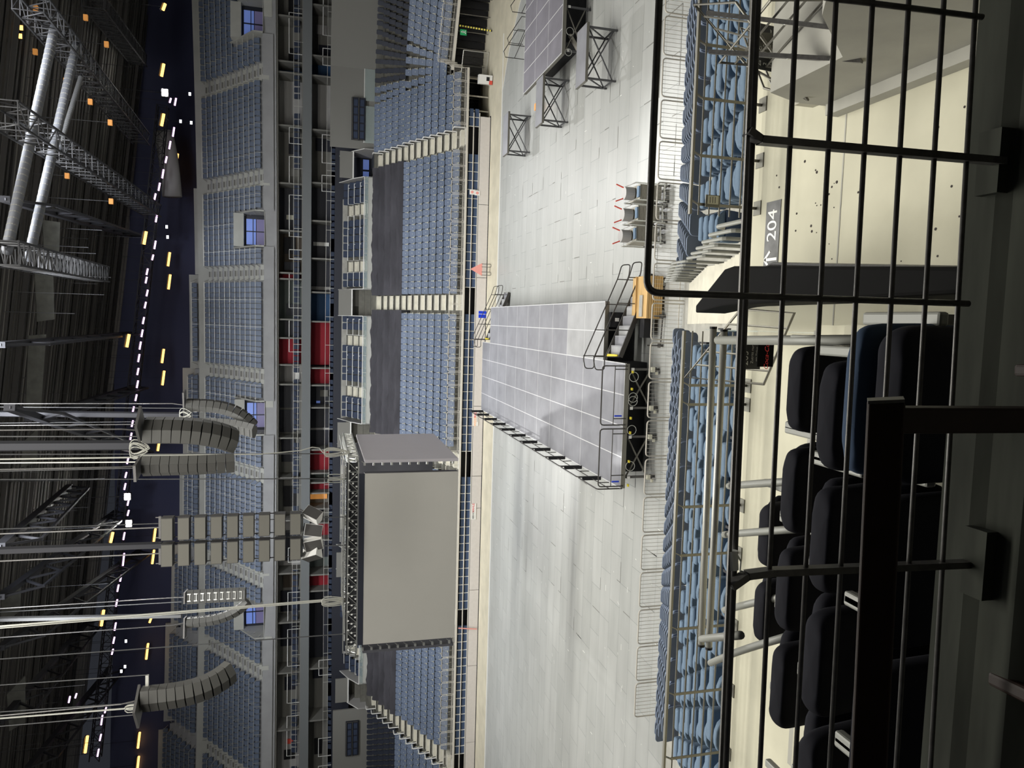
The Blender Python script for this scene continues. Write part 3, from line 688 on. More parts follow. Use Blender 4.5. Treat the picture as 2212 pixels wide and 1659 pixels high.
# ================================================================ BACK WALL, ROOF
struct(curved(MB(), -90, 60, 8, 37, 97, .4, 8).build('wall_back', 'wallback'))
struct(MB().box((48, 10, 0), (48.5, 100, 40)).build('wall_right', 'wallback')); struct(MB().box((-90, 10, 0), (-89.5, 100, 45)).build('wall_left', 'wallback'))
def rz_(x, y=0): return 34.3 + .115 * (15 - x)
mb = MB(); n = 270; y0 = 20.
for i in range(n):
    y = y0 + i * .3; d = (0, .28, .28, 0)[i % 4]
    mb.v += [(-90, y, rz_(-90) + d), (50, y, rz_(50) + d)]
for i in range(n - 1): a = i * 2; mb.f.append((a, a + 1, a + 3, a + 2))
struct(mb.build('ceiling', 'roof'))
def lattice(mb, p, q, w=1.2, h=1.4, n=14, r=.05, up=(0, 0, 1)):
    p = Vector(p); q = Vector(q); d = (q - p).normalized(); a = d.cross(Vector(up)).normalized() * (w / 2); b = a.cross(d).normalized() * (h / 2)
    cs = [-a - b, a - b, a + b, -a + b]
    for c in cs: mb.beam(p + c, q + c, r * 2)
    for i in range(n):
        u = p.lerp(q, i / n); v = p.lerp(q, (i + 1) / n)
        for j in range(4):
            c0, c1 = cs[j], cs[(j + 1) % 4]
            mb.beam(u + c0, u + c1, r); mb.beam(u + (c0 if i % 2 else c1), v + (c1 if i % 2 else c0), r)
trs = [((0, 240), 28.5, (330, 455), 80, 'x'), ((60, 0), 29, (305, 300), 82, 'x'), ((200, 0), 30.5, (300, 130), 86, 'x'), ((0, 545), 28.0, (212, 592), 62, 'y')]
tl = ['crossing the bright ducts toward the second upper block', 'above the upper block nearest the bend', 'at the corner past the floodlight', 'short, ending before the dark decking']
for i, (a, za, b, Yb, _) in enumerate(trs):
    mb = MB(); lattice(mb, at_z(*a, za), at_y(*b, Yb), 1.1, 1.5, 26)
    tag(mb.build('roof_truss', 'truss2'), 'grey lattice roof truss ' + tl[i], 'truss', 'lattice trusses under the roof')
# big girders on the left part of the roof and ribs
gi = [((0, 1290), 33, (250, 1105), 92), ((0, 1400), 34, (300, 1190), 95), ((0, 1560), 36, (200, 1330), 95), ((0, 1180), 31, (150, 1050), 75), ((60, 1659), 38, (240, 1440), 95), ((0, 745), 31, (280, 720), 90), ((60, 905), 33, (290, 835), 90), ((10, 430), 30, (280, 510), 88), ((20, 880), 29, (300, 980), 90)]
for i, (a, za, b, Yb) in enumerate(gi):
    p, q = at_z(*a, za), at_y(*b, Yb); mb = MB().beam(p, q, .35, .5)
    for k in range(8):
        u = p.lerp(q, k / 8); v = p.lerp(q, (k + .5) / 8); w = p.lerp(q, (k + 1) / 8); dn = Vector((0, 0, -1.8)); mb.beam(u, v + dn, .14); mb.beam(v + dn, w, .14)
        if k < 7: mb.beam(v + dn, w.lerp(p.lerp(q, (k + 2) / 8), .5) + dn, .16)
    tag(mb.build('roof_girder', 'truss'), f'dark roof girder with triangular bracing, {ordn(i + 1)} of those running back under the decking', 'girder', 'dark girders under the roof')
# thin purlins / dark strips standing in for shade between the decking ridges
mb = MB()
for i in range(9):
    y = 40 + i * 6.3; mb.beam((-88, y, rz_(-88) - .35), (45, y, rz_(45) - .35), .16, .3)
y = 24.
while y < 94:
    mb.box((-89, y, 0), (49, y, 0)) if False else mb.beam((-88.8, y, rz_(-88.8) - .06), (47.5, y, rz_(47.5) - .06), .34, .08); y += .85
tag(mb.build('roof_purlins', 'rib'), 'dark purlins and ridge-shade strips crossing under the corrugated roof', 'purlin', kind='stuff')
for i, (a, b, z) in enumerate((((118, 60), (14, 545), 29.), ((165, 95), (62, 560), 29.), ((175, 165), (128, 320), 29.4))):
    p, q = at_z(*a, z), at_z(*b, z); r = (.26, .26, .15)[i]
    o = MB().tube([p.lerp(q, t / 30) for t in range(31)], r, 14).build('air_duct', 'duct', smooth=True)
    tag(o, ['long pale spiral air duct, the higher of two under the decking', 'long pale spiral air duct, the lower of two under the decking', 'short thin spiral duct beside the truss'][i], 'duct', 'air ducts under the roof')
    mb = MB()
    for t in range(1, 40):
        c = p.lerp(q, t / 40); d = (q - p).normalized() * .03; mb.tube([c - d, c + d], r * 1.03, 14)
    mb.build('seam', 'suitegrey', o)
# insulation panels (pale strips) at the upper left of the roof
mb = MB()
pan = [((75, 590), (115, 590), (118, 690), (80, 695)), ((62, 725), (100, 722), (88, 890), (55, 900)), ((50, 955), (82, 925), (80, 1000), (45, 1010)), ((5, 1290), (46, 1265), (44, 1320), (0, 1350)), ((15, 1500), (55, 1460), (55, 1560), (20, 1580)), ((92, 475), (130, 480), (128, 545), (95, 535))]
for i, pq in enumerate(pan):
    v = [at_y(*p, 64) for p in pq]; m2 = MB(); w = Vector((0, .15, .1)); m2.add(v + [c + w for c in v], [(0, 1, 2, 3), (7, 6, 5, 4), (0, 4, 5, 1), (1, 5, 6, 2), (2, 6, 7, 3), (3, 7, 4, 0)])
    tag(m2.build('roof_panel', 'crumple'), f'pale crumpled panel hanging among the roof girders, {ordn(i + 1)} from the bend side', 'panel', 'pale panels among the girders')
hr_ = random.Random(5); mb = MB()
for i in range(46):
    c_ = at_y(hr_.uniform(60, 250), hr_.uniform(20, 1640), hr_.uniform(58, 76)); mb.tube([c_, (c_.x, c_.y, rz_(c_.x) - .1)], hr_.choice((.015, .02, .03)), 5) if c_.z < rz_(c_.x) - 1 else None
tag(mb.build('hanging_rods', 'frame'), 'thin pale rods and wires hanging from the roof girders', 'rod', kind='stuff')
mb = MB(); lattice(mb, at_y(352, 230, 86.5), at_y(206, 1640, 86.5), 1.0, 1.0, 60, .05)
tag(mb.build('roof_catwalk', 'truss'), 'dark lattice catwalk carrying the long line of pinkish lamps', 'catwalk')
fd = MB()
fp = [at_y(v, y, 89) for v, y in ((352, 285), (362, 330), (368, 375), (372, 425))]
tag(fd.tube(bend(fp, 2, 4), 1.0, 14).build('fabric_duct', 'suitelight', smooth=True), 'pale bulging fabric duct lit orange above the upper tier near the bend', 'duct')
# ---------------- lamps under the roof
def lamp(p, q, m_, r, label, cat, group, shade=True, name='strip_lamp'):
    t = thing(name, label, cat, tuple((Vector(p) + Vector(q)) / 2), 0, group); c = t.location
    p = Vector(p) - c; q = Vector(q) - c
    MB().tube([p, q], r, 6).build('tube', m_, t)
    MB().beam((p + q) / 2, Vector((0, 0, max(.5, rz_(c.x) - c.z - .25))), .025).build('hanger', 'truss', t)
    if shade: MB().beam(p + Vector((0, 0, r * 1.6)), q + Vector((0, 0, r * 1.6)), r * 4.5, r * .6).build('housing', 'truss', t)
    return t
po = [(355, 8, 22), (352, 138, 165), (352, 246, 272), (314, 500, 528), (277, 722, 750), (242, 1150, 1172), (222, 1318, 1352), (187, 1590, 1626)]
for i, (v, a, b) in enumerate(po):
    lamp(at_y(v + 2, a, 75), at_y(v - 3, b, 75), 'orange_lamp', .13, f'warm orange lamp glowing on the roof edge, {ordn(i + 1)} from the bend', 'lamp', 'orange lamps on the roof edge')
pl = [(365, 545, 575), (366, 593, 625), (352, 754, 784), (353, 801, 832), (343, 947, 974), (334, 1142, 1172), (331, 1188, 1218), (325, 1334, 1345), (318, 1390, 1424), (300, 1582, 1616), (298, 1634, 1670), (382, 332, 362), (380, 390, 418)]
for i, (v, a, b) in enumerate(pl):
    lamp(at_y(v + 2, a, 92), at_y(v - 2, b, 92), 'orange_lamp', .13, f'yellow wall lamp on the dark wall over the upper tier, {ordn(i + 1)} of the low line', 'lamp', 'yellow lamps over the upper tier')
pk = [(368, 212, 222), (379, 212, 228), (375, 275, 295), (367, 305, 322), (359, 338, 352), (352, 366, 385), (344, 395, 412), (335, 418, 432), (338, 463, 480), (335, 520, 538), (330, 550, 562), (318, 580, 594), (316, 598, 612), (318, 626, 640), (314, 652, 666), (310, 685, 700), (307, 712, 728), (303, 738, 755), (300, 765, 782), (298, 795, 810), (297, 822, 838), (294, 852, 866), (288, 878, 892), (286, 908, 922), (283, 935, 950), (276, 988, 1002), (272, 1020, 1032), (270, 1044, 1058), (277, 1078, 1092), (277, 1102, 1114), (268, 1150, 1166), (267, 1195, 1222), (261, 1242, 1256), (255, 1263, 1278), (252, 1295, 1310), (249, 1345, 1362), (246, 1376, 1390), (243, 1402, 1414), (228, 1528, 1540), (220, 1545, 1566), (217, 1586, 1600), (212, 1618, 1634), (150, 1504, 1518), (164, 1498, 1508)]
for i, (v, a, b) in enumerate(pk):
    lamp(at_y(v + 1.5, a, 85), at_y(v - 1.5, b, 85), 'pink_lamp', .085, f'pinkish white batten lamp in the long line under the roof, {ordn(i + 1)} from the bend', 'lamp', 'pinkish batten lamps')
fl = [(356, 200, 'beside the bend'), (275, 1073, 'above the line array speakers, upper of two'), (278, 1131, 'above the line array speakers, lower of two')]
for i, (v, y, lab) in enumerate(fl):
    p = at_y(v, y, 84.5); t = thing('floodlight', 'dazzling white floodlight ' + lab, 'floodlight', p, 0, 'floodlights at the roof edge')
    MB().plate([(-.32, -.26), (.32, -.26), (.32, .26), (-.32, .26)], -.05, .0).build('lens', 'white_lamp', t); MB().box((-.4, .0, -.34), (.4, .4, .34)).beam((0, .2, .3), (0, .2, rz_(p.x) - p.z - .25), .05).build('housing', 'truss', t)
for i, (v, y) in enumerate(((410, 203), (413, 265), (360, 490), (272, 1385), (270, 1440), (46, 60), (44, 78), (228, 108), (235, 118), (390, 262), (262, 1450), (362, 512))):
    p = at_y(v, y, 88 if v > 100 else 60); t = thing('work_lamp', f'small cool lamp glinting under the roof, {ordn(i + 1)} of the scattered ones', 'lamp', p, 0, 'small scattered roof lamps')
    MB().box((-.16, -.02, -.1), (.16, .02, .1)).build('lens', 'cool_lamp' if i not in (5, 6, 7, 8) else 'orange_lamp', t); MB().box((-.2, .02, -.14), (.2, .2, .14)).beam((0, .1, .1), (0, .1, max(.5, rz_(p.x) - p.z - .25)), .025).build('housing', 'truss', t)
for i, (v, y) in enumerate(((76, 112), (185, 38), (230, 96), (142, 175), (195, 220), (238, 265), (145, 380), (240, 435), (77, 18))):
    c_ = at_y(v, y, 62); o = MB().box((-.2, -.1, -.14), (.2, .1, .14)).build('motor_tag', 'orangebox', loc=c_); MB().beam((0, 0, .14), (0, 0, rz_(c_.x) - c_.z - .15), .03).build('wire', 'truss2', o); tag(o, f'small orange marker box on a hanging wire, {ordn(i + 1)} of nine', 'marker', 'orange markers under the roof')
# ================================================================ RUNWAY STAGE
SX0, SX1, SY0, SY1, SZ = -6.72, 1.0, 28.0, 54.4, 1.6
colx = [SX0 + (SX1 - SX0) * i / 6 for i in range(7)]; SPY = 2.44
ny = 11
st = thing('runway_stage', 'long grey panelled runway stage on wheeled steel legs, crossing the floor', 'stage', (0, 0, 0))
for j in range(ny):
    for i in range(6):
        y0 = SY0 + j * SPY; y1 = y0 + SPY
        if i >= 4 and j in (0, ny - 1): continue
        MB().box((colx[i] + .012, y0 + .012, SZ - .07), (colx[i + 1] - .012, y1 - .012, SZ)).build('deck_panel', 'deck2' if (i >= 4 and j < 3) else 'deck', st)  # paler panels: brighter light on the near right part put into the colour
mb = MB()
for i, x in enumerate(colx): mb.box((x - .02, SY0 + (SPY if i > 4 else 0), SZ - .075), (x + .02, SY0 + ny * SPY - (SPY if i > 4 else 0), SZ + .003))
for j in range(ny + 1):
    y = SY0 + j * SPY; mb.box((SX0, y - .014, SZ - .075), (SX1 if 0 < j < ny else colx[4], y + .014, SZ + .002))
mb.build('panel_seam', 'seam', st)
mb = MB(); mb.box((SX0, SY0 - .02, SZ - .2), (colx[4], SY0 + .05, SZ - .01)); mb.box((colx[4], SY0 + SPY - .02, SZ - .2), (SX1, SY0 + SPY + .05, SZ - .01)); mb.box((SX0 - .02, SY0, SZ - .2), (SX0 + .05, SY1, SZ - .01)); mb.box((SX1 - .05, SY0 + SPY, SZ - .2), (SX1 + .02, SY0 + 10 * SPY, SZ - .01)); mb.build('edge_beam', 'steel', st)
mb = MB(); mb.box((SX0 + .4, SY0 + 1.3, .05), (colx[4], SY1 - .5, SZ - .25)); mb.box((colx[4], SY0 + SPY + .3, .05), (SX1 - .5, SY1 - SPY - .5, SZ - .25)); mb.build('under_skirt', 'black', st)
def castor(mb, x, y): mb.box((x - .05, y - .03, .0), (x + .05, y + .03, .14)); mb.box((x - .09, y - .07, .14), (x + .09, y + .07, .22)); mb.beam((x, y, .2), (x, y, .5), .06)
lx = [-6.3, -4.6, -3.4, -1.8]
for x in lx:
    mb = MB().beam((x, SY0 + .15, .2), (x, SY0 + .15, SZ - .2), .09); castor(mb, x, SY0 + .15); l = mb.build('leg', 'dark', st)
    m2 = MB(); m2.box((x - .1, SY0 - .05, .28), (x + .1, SY0 + .1, .42)); m2.box((x - .22, SY0 + .0, .12), (x - .1, SY0 + .1, .2)); m2.build('clamp', 'bracket', l)
    MB().box((x - .06, SY0 + .0, SZ - .42), (x + .06, SY0 + .05, SZ - .3)).build('label_plate', 'white', l)
for a, b in ((lx[0], lx[1]), (lx[2], lx[3])):
    MB().tube([(a, SY0 + .2, .35), (b, SY0 + .2, SZ - .3)], .035, 6).tube([(a, SY0 + .2, SZ - .3), (b, SY0 + .2, .35)], .035, 6).build('brace', 'steel', st)
mb = MB()
for x in (-6.6, -5.6, -4.4, -3.8, -2.6, -1.9): mb.box((x - .05, SY0 - .12, SZ - .34), (x + .05, SY0 - .02, SZ - .28))
mb.build('lock_handle', 'yellow', st)
mb = MB()
for x in (-5.8, -4.3, -3.1, -2.95, -2.1): mb.tube([(x + .2 * math.cos(t * PI / 6), SY0 - .06, SZ - .38 + .2 * math.sin(t * PI / 6)) for t in range(12)], .014, 5, True)
mb.build('safety_cable', 'chrome', st)
# stage railings
def stage_rail(p, q, n, lab, h=1.1):
    p = Vector(p); q = Vector(q); d = (q - p).normalized()
    t = thing('stage_railing', lab, 'railing', p, 0, 'black railings of the runway stage'); q2 = q - p; e = d * .04
    MB().tube(bend([e, e + Vector((0, 0, h)), q2 - e + Vector((0, 0, h)), q2 - e], .14, 3), .028, 6).build('frame', 'blackrail', t)
    mb = MB().tube([e + Vector((0, 0, .55)), q2 - e + Vector((0, 0, .55))], .02, 5)
    for f in n: c = q2 * f; mb.tube([c, c + Vector((0, 0, .55))], .022, 5)
    mb.build('cabled', 'blackrail', t); return t
stage_rail((SX0 + .05, SY0 - .05, SZ - .1), (-4.2, SY0 - .05, SZ - .1), (.2, .9), 'black tube railing on the front edge of the runway stage, at its shaded corner')
r = stage_rail((-4.12, SY0 - .05, SZ - .1), (-1.62, SY0 - .05, SZ - .1), (.12, .93), 'black tube railing on the front edge of the runway stage, beside the steps')
k = 0; y = SY0
while y < SY1 - .3:
    y1 = min(y + 2.44, SY1); k += 1
    stage_rail((SX0 - .03, y, SZ - .1), (SX0 - .03, y1, SZ - .1), (.5,), f'black tube railing on the stage long side, {ordn(k)} section from the shaded corner')
    o = MB().beam((SX0 - .03, y1 - .35, SZ + .02), (SX0 - .03, y1 - .35, SZ + .9), .16, .02).build('railing_banner', 'black'); tag(o, f'black strip strapped to the side railing of the stage, {ordn(k)} from the shaded corner', 'strip', 'black strips on the side railing'); y += 2.44
for i, (x, c) in enumerate(((SX0 + .3, 'bluep'), (-3.7, 'bluep'))):
    tag(MB().tube([(x, SY0 - .1, SZ + .12), (x, SY0 - .1, SZ + .42)], .035, 6).build('blue_sleeve', c), 'blue tape sleeve on a post of the front stage railing, ' + ('at the shaded corner' if i == 0 else 'near the middle'), 'sleeve', 'blue tape sleeves')
# stage steps
def stage_steps(name, lab, x0, y0, dx, dy, w, n=8, h=1.6, run=3.4, rails=True):
    """steps falling from the stage edge (x0,y0) along (dx,dy)"""
    t = thing(name, lab, 'steps', (x0, y0, 0), math.atan2(dy, dx))
    for i in range(n):
        z = h - .05 - (i + 1) * (h - .1) / (n + 1); xx = i * run / n
        MB().box((xx, -w / 2, z - .04), (xx + run / n + .05, w / 2, z)).box((xx, -w / 2, z), (xx + .02, w / 2, z + .17)).build('tread', 'deck2' if i % 2 == 0 else 'deck', t)
    MB().box((-.02, -w / 2, h - .06), (.1, w / 2, h - .02)).box((run - .1, -w / 2, .1), (run, w / 2, .14)).build('edge_strip', 'yellow', t)
    for s in (-1, 1):
        yy = s * (w / 2 + .03)
        MB().beam((0, yy, h - .15), (run + .1, yy, .08), .07, .2).build('stringer', 'blackrail', t)
        a = Vector((-.5, yy, h + .95)); b = Vector((run - .1, yy, 1.05))
        MB().tube(bend([(-.1, yy, h + .55), (-.55, yy, h + .55), (-.55, yy, h + .95), (-.1, yy, h + 1.05), (run + .0, yy, 1.15), (run + .55, yy, 1.0), (run + .6, yy, .6), (run + .1, yy, .65), (-.1, yy, h + .55)], .12, 3), .025, 6).build('handrail', 'blackrail', t)
        for f in (.0, .33, .66, .98): MB().tube([(f * run, yy, h - .1 - f * (h - .2)), (f * run, yy, h + 1.05 - f * (h - .1))], .022, 5).build('post', 'blackrail', t)
    return t
sp = stage_steps('stage_steps', 'black steel stage steps with sloping handrails in the near cut-out corner of the runway stage', SX0 + 6.45 - .0, SY0 + 1.4, 1, 0.02, 1.15)
sp.location = (-1.35, SY0 + 1.5, 0)
o = stage_steps('stage_steps', 'black stage steps with handrails at the far end of the runway, below the board wall', -1.9, 57.4, 1, -.9, 1.1); o.rotation_euler.z = -.0; o.location = (-1.35, 53.6, 0)
bj = MB().box((-.14, -.06, -.3), (.14, .06, .3)).box((.18, -.06, -.3), (.4, .06, .3)).build('blue_jacket', 'bluep', loc=at_y(1042, 683, 57.3)); tag(bj, 'two bright blue pieces hung on the railing of the far stage steps', 'cloth')
md = thing('motor_trolley', 'small black wheeled trolley under the stage steps', 'trolley', (.1, SY0 + .1, 0))
MB().box((-.6, .2, .3), (.5, .6, .7)).build('body', 'black', md); MB().tube([(-.9, -.2, .12), (-.9, -.2, .7)], .03, 5).tube([(-.9, -.2, .12), (.3, -.3, .12)], .03, 5).build('frame', 'blackrail', md)
mb = MB(); castor(mb, -.9, -.2); castor(mb, .3, -.3); mb.build('castor', 'dark', md)
mo = thing('winch_motor', 'black winch case with a white label in the stage cut-out', 'case', (.2, SY0 + 2.75, .9))
MB().box((-.3, -.5, -.3), (.35, -.1, .5)).build('body', 'black', mo); MB().box((-.05, -.52, .1), (.1, -.5, .28)).build('label_plate', 'white', mo)
# warning triangle, board signs, hooks
tr = thing('warning_triangle', 'faded red warning triangle on two bent legs by the far boards', 'sign', tuple(at_z(1061, 583, 0)))
MB().add([(-.52, 0, .75), (.52, 0, .75), (0, 0, 1.75), (-.52, .05, .75), (.52, .05, .75), (0, .05, 1.75)], [(0, 1, 2), (5, 4, 3), (0, 3, 4, 1), (1, 4, 5, 2), (2, 5, 3, 0)]).build('panel', 'pink', tr)
for s in (-1, 1): MB().tube(bend([(s * .45, 0, .8), (s * .45, -.15, .05), (s * .2, -.15, .05), (s * .2, 0, .8)], .08), .025, 5).build('leg', 'steel', tr)
tag(MB().tube([tuple(at_y(1024, 583, 60.9)), (at_z(1061, 583, 0).x, at_z(1061, 583, 0).y, 1.7)], .03, 5).build('prop_rod', 'steel'), 'thin dark rod between the boards and the warning triangle', 'rod')
def board_sign(iy0, iy1, v0, v1, words, lab, m_='white', tm='black'):
    a = at_y(v1, iy1, 60.95); b = at_y(v0, iy0, 60.95); t = thing('board_sign', lab, 'sign', ((a.x + b.x) / 2, 60.98, (a.z + b.z) / 2)); w = (b.x - a.x) / 2; h = (b.z - a.z) / 2
    MB().box((-w, -.02, -h), (w, .02, h)).build('panel', m_, t); off = 0
    for i, (body, sz, col, fx, fz) in enumerate(words): text('lettering', body, sz * h * 2, col, frame_mw((fx * w, -.03, fz * h), (1, 0, 0), (0, 0, 1)), t)
board_sign(888, 920, 1022, 1033, [('WEISS', .62, 'orangebox', -.42, .15), ('RED', .62, 'signred', .55, .15), ('eventservice', .2, 'black', -.1, -.62)], 'white banner reading WEISS in yellow-brown and RED on the boards beside the stage')
board_sign(1088, 1122, 1018, 1028, [('VAHLE', .6, 'signred', .45, .1), ('SERVICE', .45, 'black', -.4, .1)], 'white banner with red and black lettering on the boards beneath the hanging screen')
for i, (v, y) in enumerate(((1020, 415), (1031, 417))):
    p = at_y(v, y, 60.99); t = thing('notice_sheet', 'white notice sheet with a pale red circle, ' + ('upper' if i == 0 else 'lower') + ' of two beside the stand front', 'notice', p)
    MB().box((-.2, -.02, -.22), (.2, .0, .22)).build('panel', 'white', t); MB().tube([(0, -.03, 0), (0, -.02, 0)], .12, 12).build('circle', 'pink', t)
tag(MB().tube([at_y(990, 1357, 60.8), at_y(1030, 1359, 60.8)], .05, 6).build('marker_tape', 'pink'), 'red and white barrier tape hanging before the folded seats', 'tape')
# ================================================================ DECKS ON THE FLOOR
def deck_frame(x0, x1, y0, y1, h, lab, tops=1):
    t = thing('staging_deck', lab, 'staging', ((x0 + x1) / 2, (y0 + y1) / 2, 0), 0, 'empty staging frames'); a = (x1 - x0) / 2; b = (y1 - y0) / 2
    MB().box((-a, -b, h - .07), (a, b, h)).build('deck_panel', 'deck', t)
    MB().box((-a - .02, -b - .02, h - .13), (a + .02, -b + .03, h - .005)).box((-a - .02, b - .03, h - .13), (a + .02, b + .02, h - .005)).box((-a - .02, -b, h - .13), (-a + .03, b, h - .005)).box((a - .03, -b, h - .13), (a + .02, b, h - .005)).build('edge_beam', 'steel', t)
    for sx in (-1, 1):
        for sy in (-1, 1): MB().beam((sx * (a - .15), sy * (b - .1), .02), (sx * (a - .15), sy * (b - .1), h - .1), .085).build('leg', 'frame', t)
        MB().beam((sx * (a - .15), -b + .1, .2), (sx * (a - .15), b - .1, .2), .06).beam((sx * (a - .15), -b + .1, h - .2), (sx * (a - .15), b - .1, .2), .05).build('side_frame', 'frame', t)
    for sy in (-1, 1):
        MB().tube([(-a + .2, sy * (b - .12), .2), (a - .2, sy * (b - .12), h - .15)], .035, 6).tube([(a - .2, sy * (b - .12), .2), (-a + .2, sy * (b - .12), h - .15)], .035, 6).build('brace', 'frame', t)
    return t
deck_frame(11.45, 14.1, 34.05, 35.4, 1.6, 'scaffold-legged staging deck standing alone, closest to the rounded barriers')
deck_frame(11.25, 13.85, 41.0, 42.3, 1.6, 'scaffold-legged staging deck touching the corner of the second stage')
deck_frame(11.2, 13.85, 48.8, 50.1, 1.6, 'scaffold-legged staging deck by the curved edge of the floor cover')
bs = thing('second_stage', 'second grey panelled stage beside the curved edge of the floor cover', 'stage', (13.95, 37.8, 0))
for i in range(7):
    for j in range(3): MB().box((i * 1.22 + .012, j * 2.44 + .012, 1.53), (i * 1.22 + 1.208, j * 2.44 + 2.43, 1.6)).build('deck_panel', 'deck3', bs)
mb = MB()
for i in range(8): mb.box((i * 1.22 - .02, 0, 1.52), (i * 1.22 + .02, 7.35, 1.603))
for j in range(4): mb.box((0, j * 2.44 - .014, 1.52), (8.6, j * 2.44 + .014, 1.602))
mb.build('panel_seam', 'seam', bs)
MB().box((-.03, -.03, 1.4), (8.6, .04, 1.58)).box((-.03, 0, 1.4), (.04, 7.35, 1.58)).build('edge_beam', 'steel', bs)
MB().box((.9, .9, .02), (8.5, 6.5, 1.35)).build('under_skirt', 'black', bs)
for x in (.2, 2.4, 4.8):
    mb = MB().beam((x, .15, .2), (x, .15, 1.4), .09); castor(mb, x, .15); l = mb.build('leg', 'frame', bs); MB().box((x - .06, .08, 1.15), (x + .06, .1, 1.28)).build('label_plate', 'white', l)
MB().tube([(.2, .2, .3), (2.4, .2, 1.35)], .035, 6).tube([(.2, .2, 1.35), (2.4, .2, .3)], .035, 6).build('brace', 'steel', bs)
MB().tube([(.05 + .18 * math.cos(t * PI / 6), -.08, 1.25 + .18 * math.sin(t * PI / 6)) for t in range(12)], .014, 5, True).build('safety_cable', 'chrome', bs); MB().tube([(1.1 + .2 * math.cos(t * PI / 6), -.08, 1.2 + .2 * math.sin(t * PI / 6)) for t in range(12)], .014, 5, True).build('safety_cable', 'chrome', bs)
tb = MB().beam((13.2, 37.2, .35), (15.2, 38.6, .9), .16).build('push_bar', 'beigerail'); tag(tb, 'pale steel bar leaning under the corner of the second stage', 'bar')
for i in range(2):
    x0 = 17.2 + i * 2.2; t = thing('stage_railing', 'black step railing behind the second stage, ' + ('closer to the tunnel boards' if i == 0 else 'closer to the picture edge'), 'railing', (x0, 46.3 - i * 1.5, 0), .5, 'railings behind the second stage')
    for s in (0, 1):
        MB().tube([(0, s, .3), (0, s, 2.3), (.5, s, 2.35), (2.6, s, 1.2), (2.6, s, .2)], .025, 5).tube([(0, s, 1.7), (2.6, s, .6)], .02, 5).tube([(1.3, s, 1.0), (1.3, s, 1.9)], .02, 5).build('frame', 'blackrail', t)
tag(MB().box((-.2, -.15, 0), (.2, .15, .5)).build('orange_box', 'orangebox', loc=(13.6, 46.3, 0)), 'small orange box on the floor behind the second stage', 'box')
# marked rectangle on the floor (hatch)
mb = MB(); 
for a, b in (((9.5, 27.5), (12.6, 27.5)), ((12.6, 27.5), (12.6, 29.3)), ((9.5, 29.3), (12.6, 29.3))): mb.beam((*a, .006), (*b, .006), .04, .01)
tag(mb.build('floor_marking', 'suitegrey'), 'thin dark rectangle in the floor cover beside the lone staging deck', 'marking')
mb = MB()
for a, b in (((-10.5, 24.3), (-13.2, 24.3)), ((-13.2, 24.3), (-13.2, 25.2)), ((-10.5, 25.2), (-13.2, 25.2))): mb.beam((*a, .006), (*b, .006), .045, .01)
tag(mb.build('floor_marking', 'suitegrey'), 'thin dark rectangle in the floor cover near the shadow of the stage', 'marking')
# timber stack
tk = thing('timber_stack', 'square stack of yellow timber boards with a clear wrapped strip on top', 'timber stack', (1.15, 27.9, 0))
for i in range(7): MB().box((-.85, 0, .12 + i * .1), (.88, 1.35, .20 + i * .1)).build('board', 'wood', tk)
for x in (-.6, .6): MB().box((x - .12, 0, 0), (x + .12, 1.35, .12)).build('bearer', 'suitegrey', tk)
for i in range(1): MB().box((-.85, 1.0 + i * .3, .81), (.88, 1.3 + i * .3, .87)).build('board', 'wood', tk)
MB().box((-.78, .35, .81), (.1, .65, .85)).build('wrapped_strip', 'alu', tk)
tag(MB().box((-.8, 0, 0), (.9, .18, .1)).build('timber_plank', 'wood', loc=(1.2, 25.2, 0)), 'single yellow timber plank lying before the timber stack', 'plank')
# chair trolleys
ct = None
for i, x in enumerate((5.35, 4.55, 3.75)):
    lab = 'trolley of grey folding chairs with red grips, ' + ('under the dark rail, farthest from the steps', 'middle one of three', 'closest to the stage steps')[i]
    if ct is None:
        ct = thing('chair_trolley', lab, 'trolley', (x, 27.6, 0), 0, 'trolleys of folding chairs')
        for j in range(16): MB().box((-.30, .35 + j * .0, .35 + j * .06), (.30, 1.35, .385 + j * .06)).build('folded_chair', 'greybox', ct)
        MB().tube([(-.33, .3, .12), (-.33, .3, 1.5), (-.33, 1.4, 1.5), (-.33, 1.4, .12)], .03, 6).tube([(.33, .3, .12), (.33, .3, 1.5), (.33, 1.4, 1.5), (.33, 1.4, .12)], .03, 6).beam((-.33, .3, .25), (.33, .3, .25), .05).build('frame', 'chrome', ct)
        MB().tube([(-.02, .9, 1.35), (-.02, .9, 1.75)], .26, 16).build('wrapped_bundle', 'suitelight', ct)
        for s in (-1, 1): MB().tube([(s * .2, .95, 1.7), (s * .34, 1.0, 2.05)], .028, 6).build('grip', 'redp', ct)
        MB().box((-.22, .3, 1.30), (.22, .5, 1.36)).build('tray', 'plush', ct)
        for sx in (-1, 1):
            for yy in (.35, 1.35): mb = MB(); castor(mb, sx * .3, yy); mb.build('castor', 'dark', ct)
    else: dup(ct, (x, 27.6 + .1 * i, 0), .05 * i, lab)
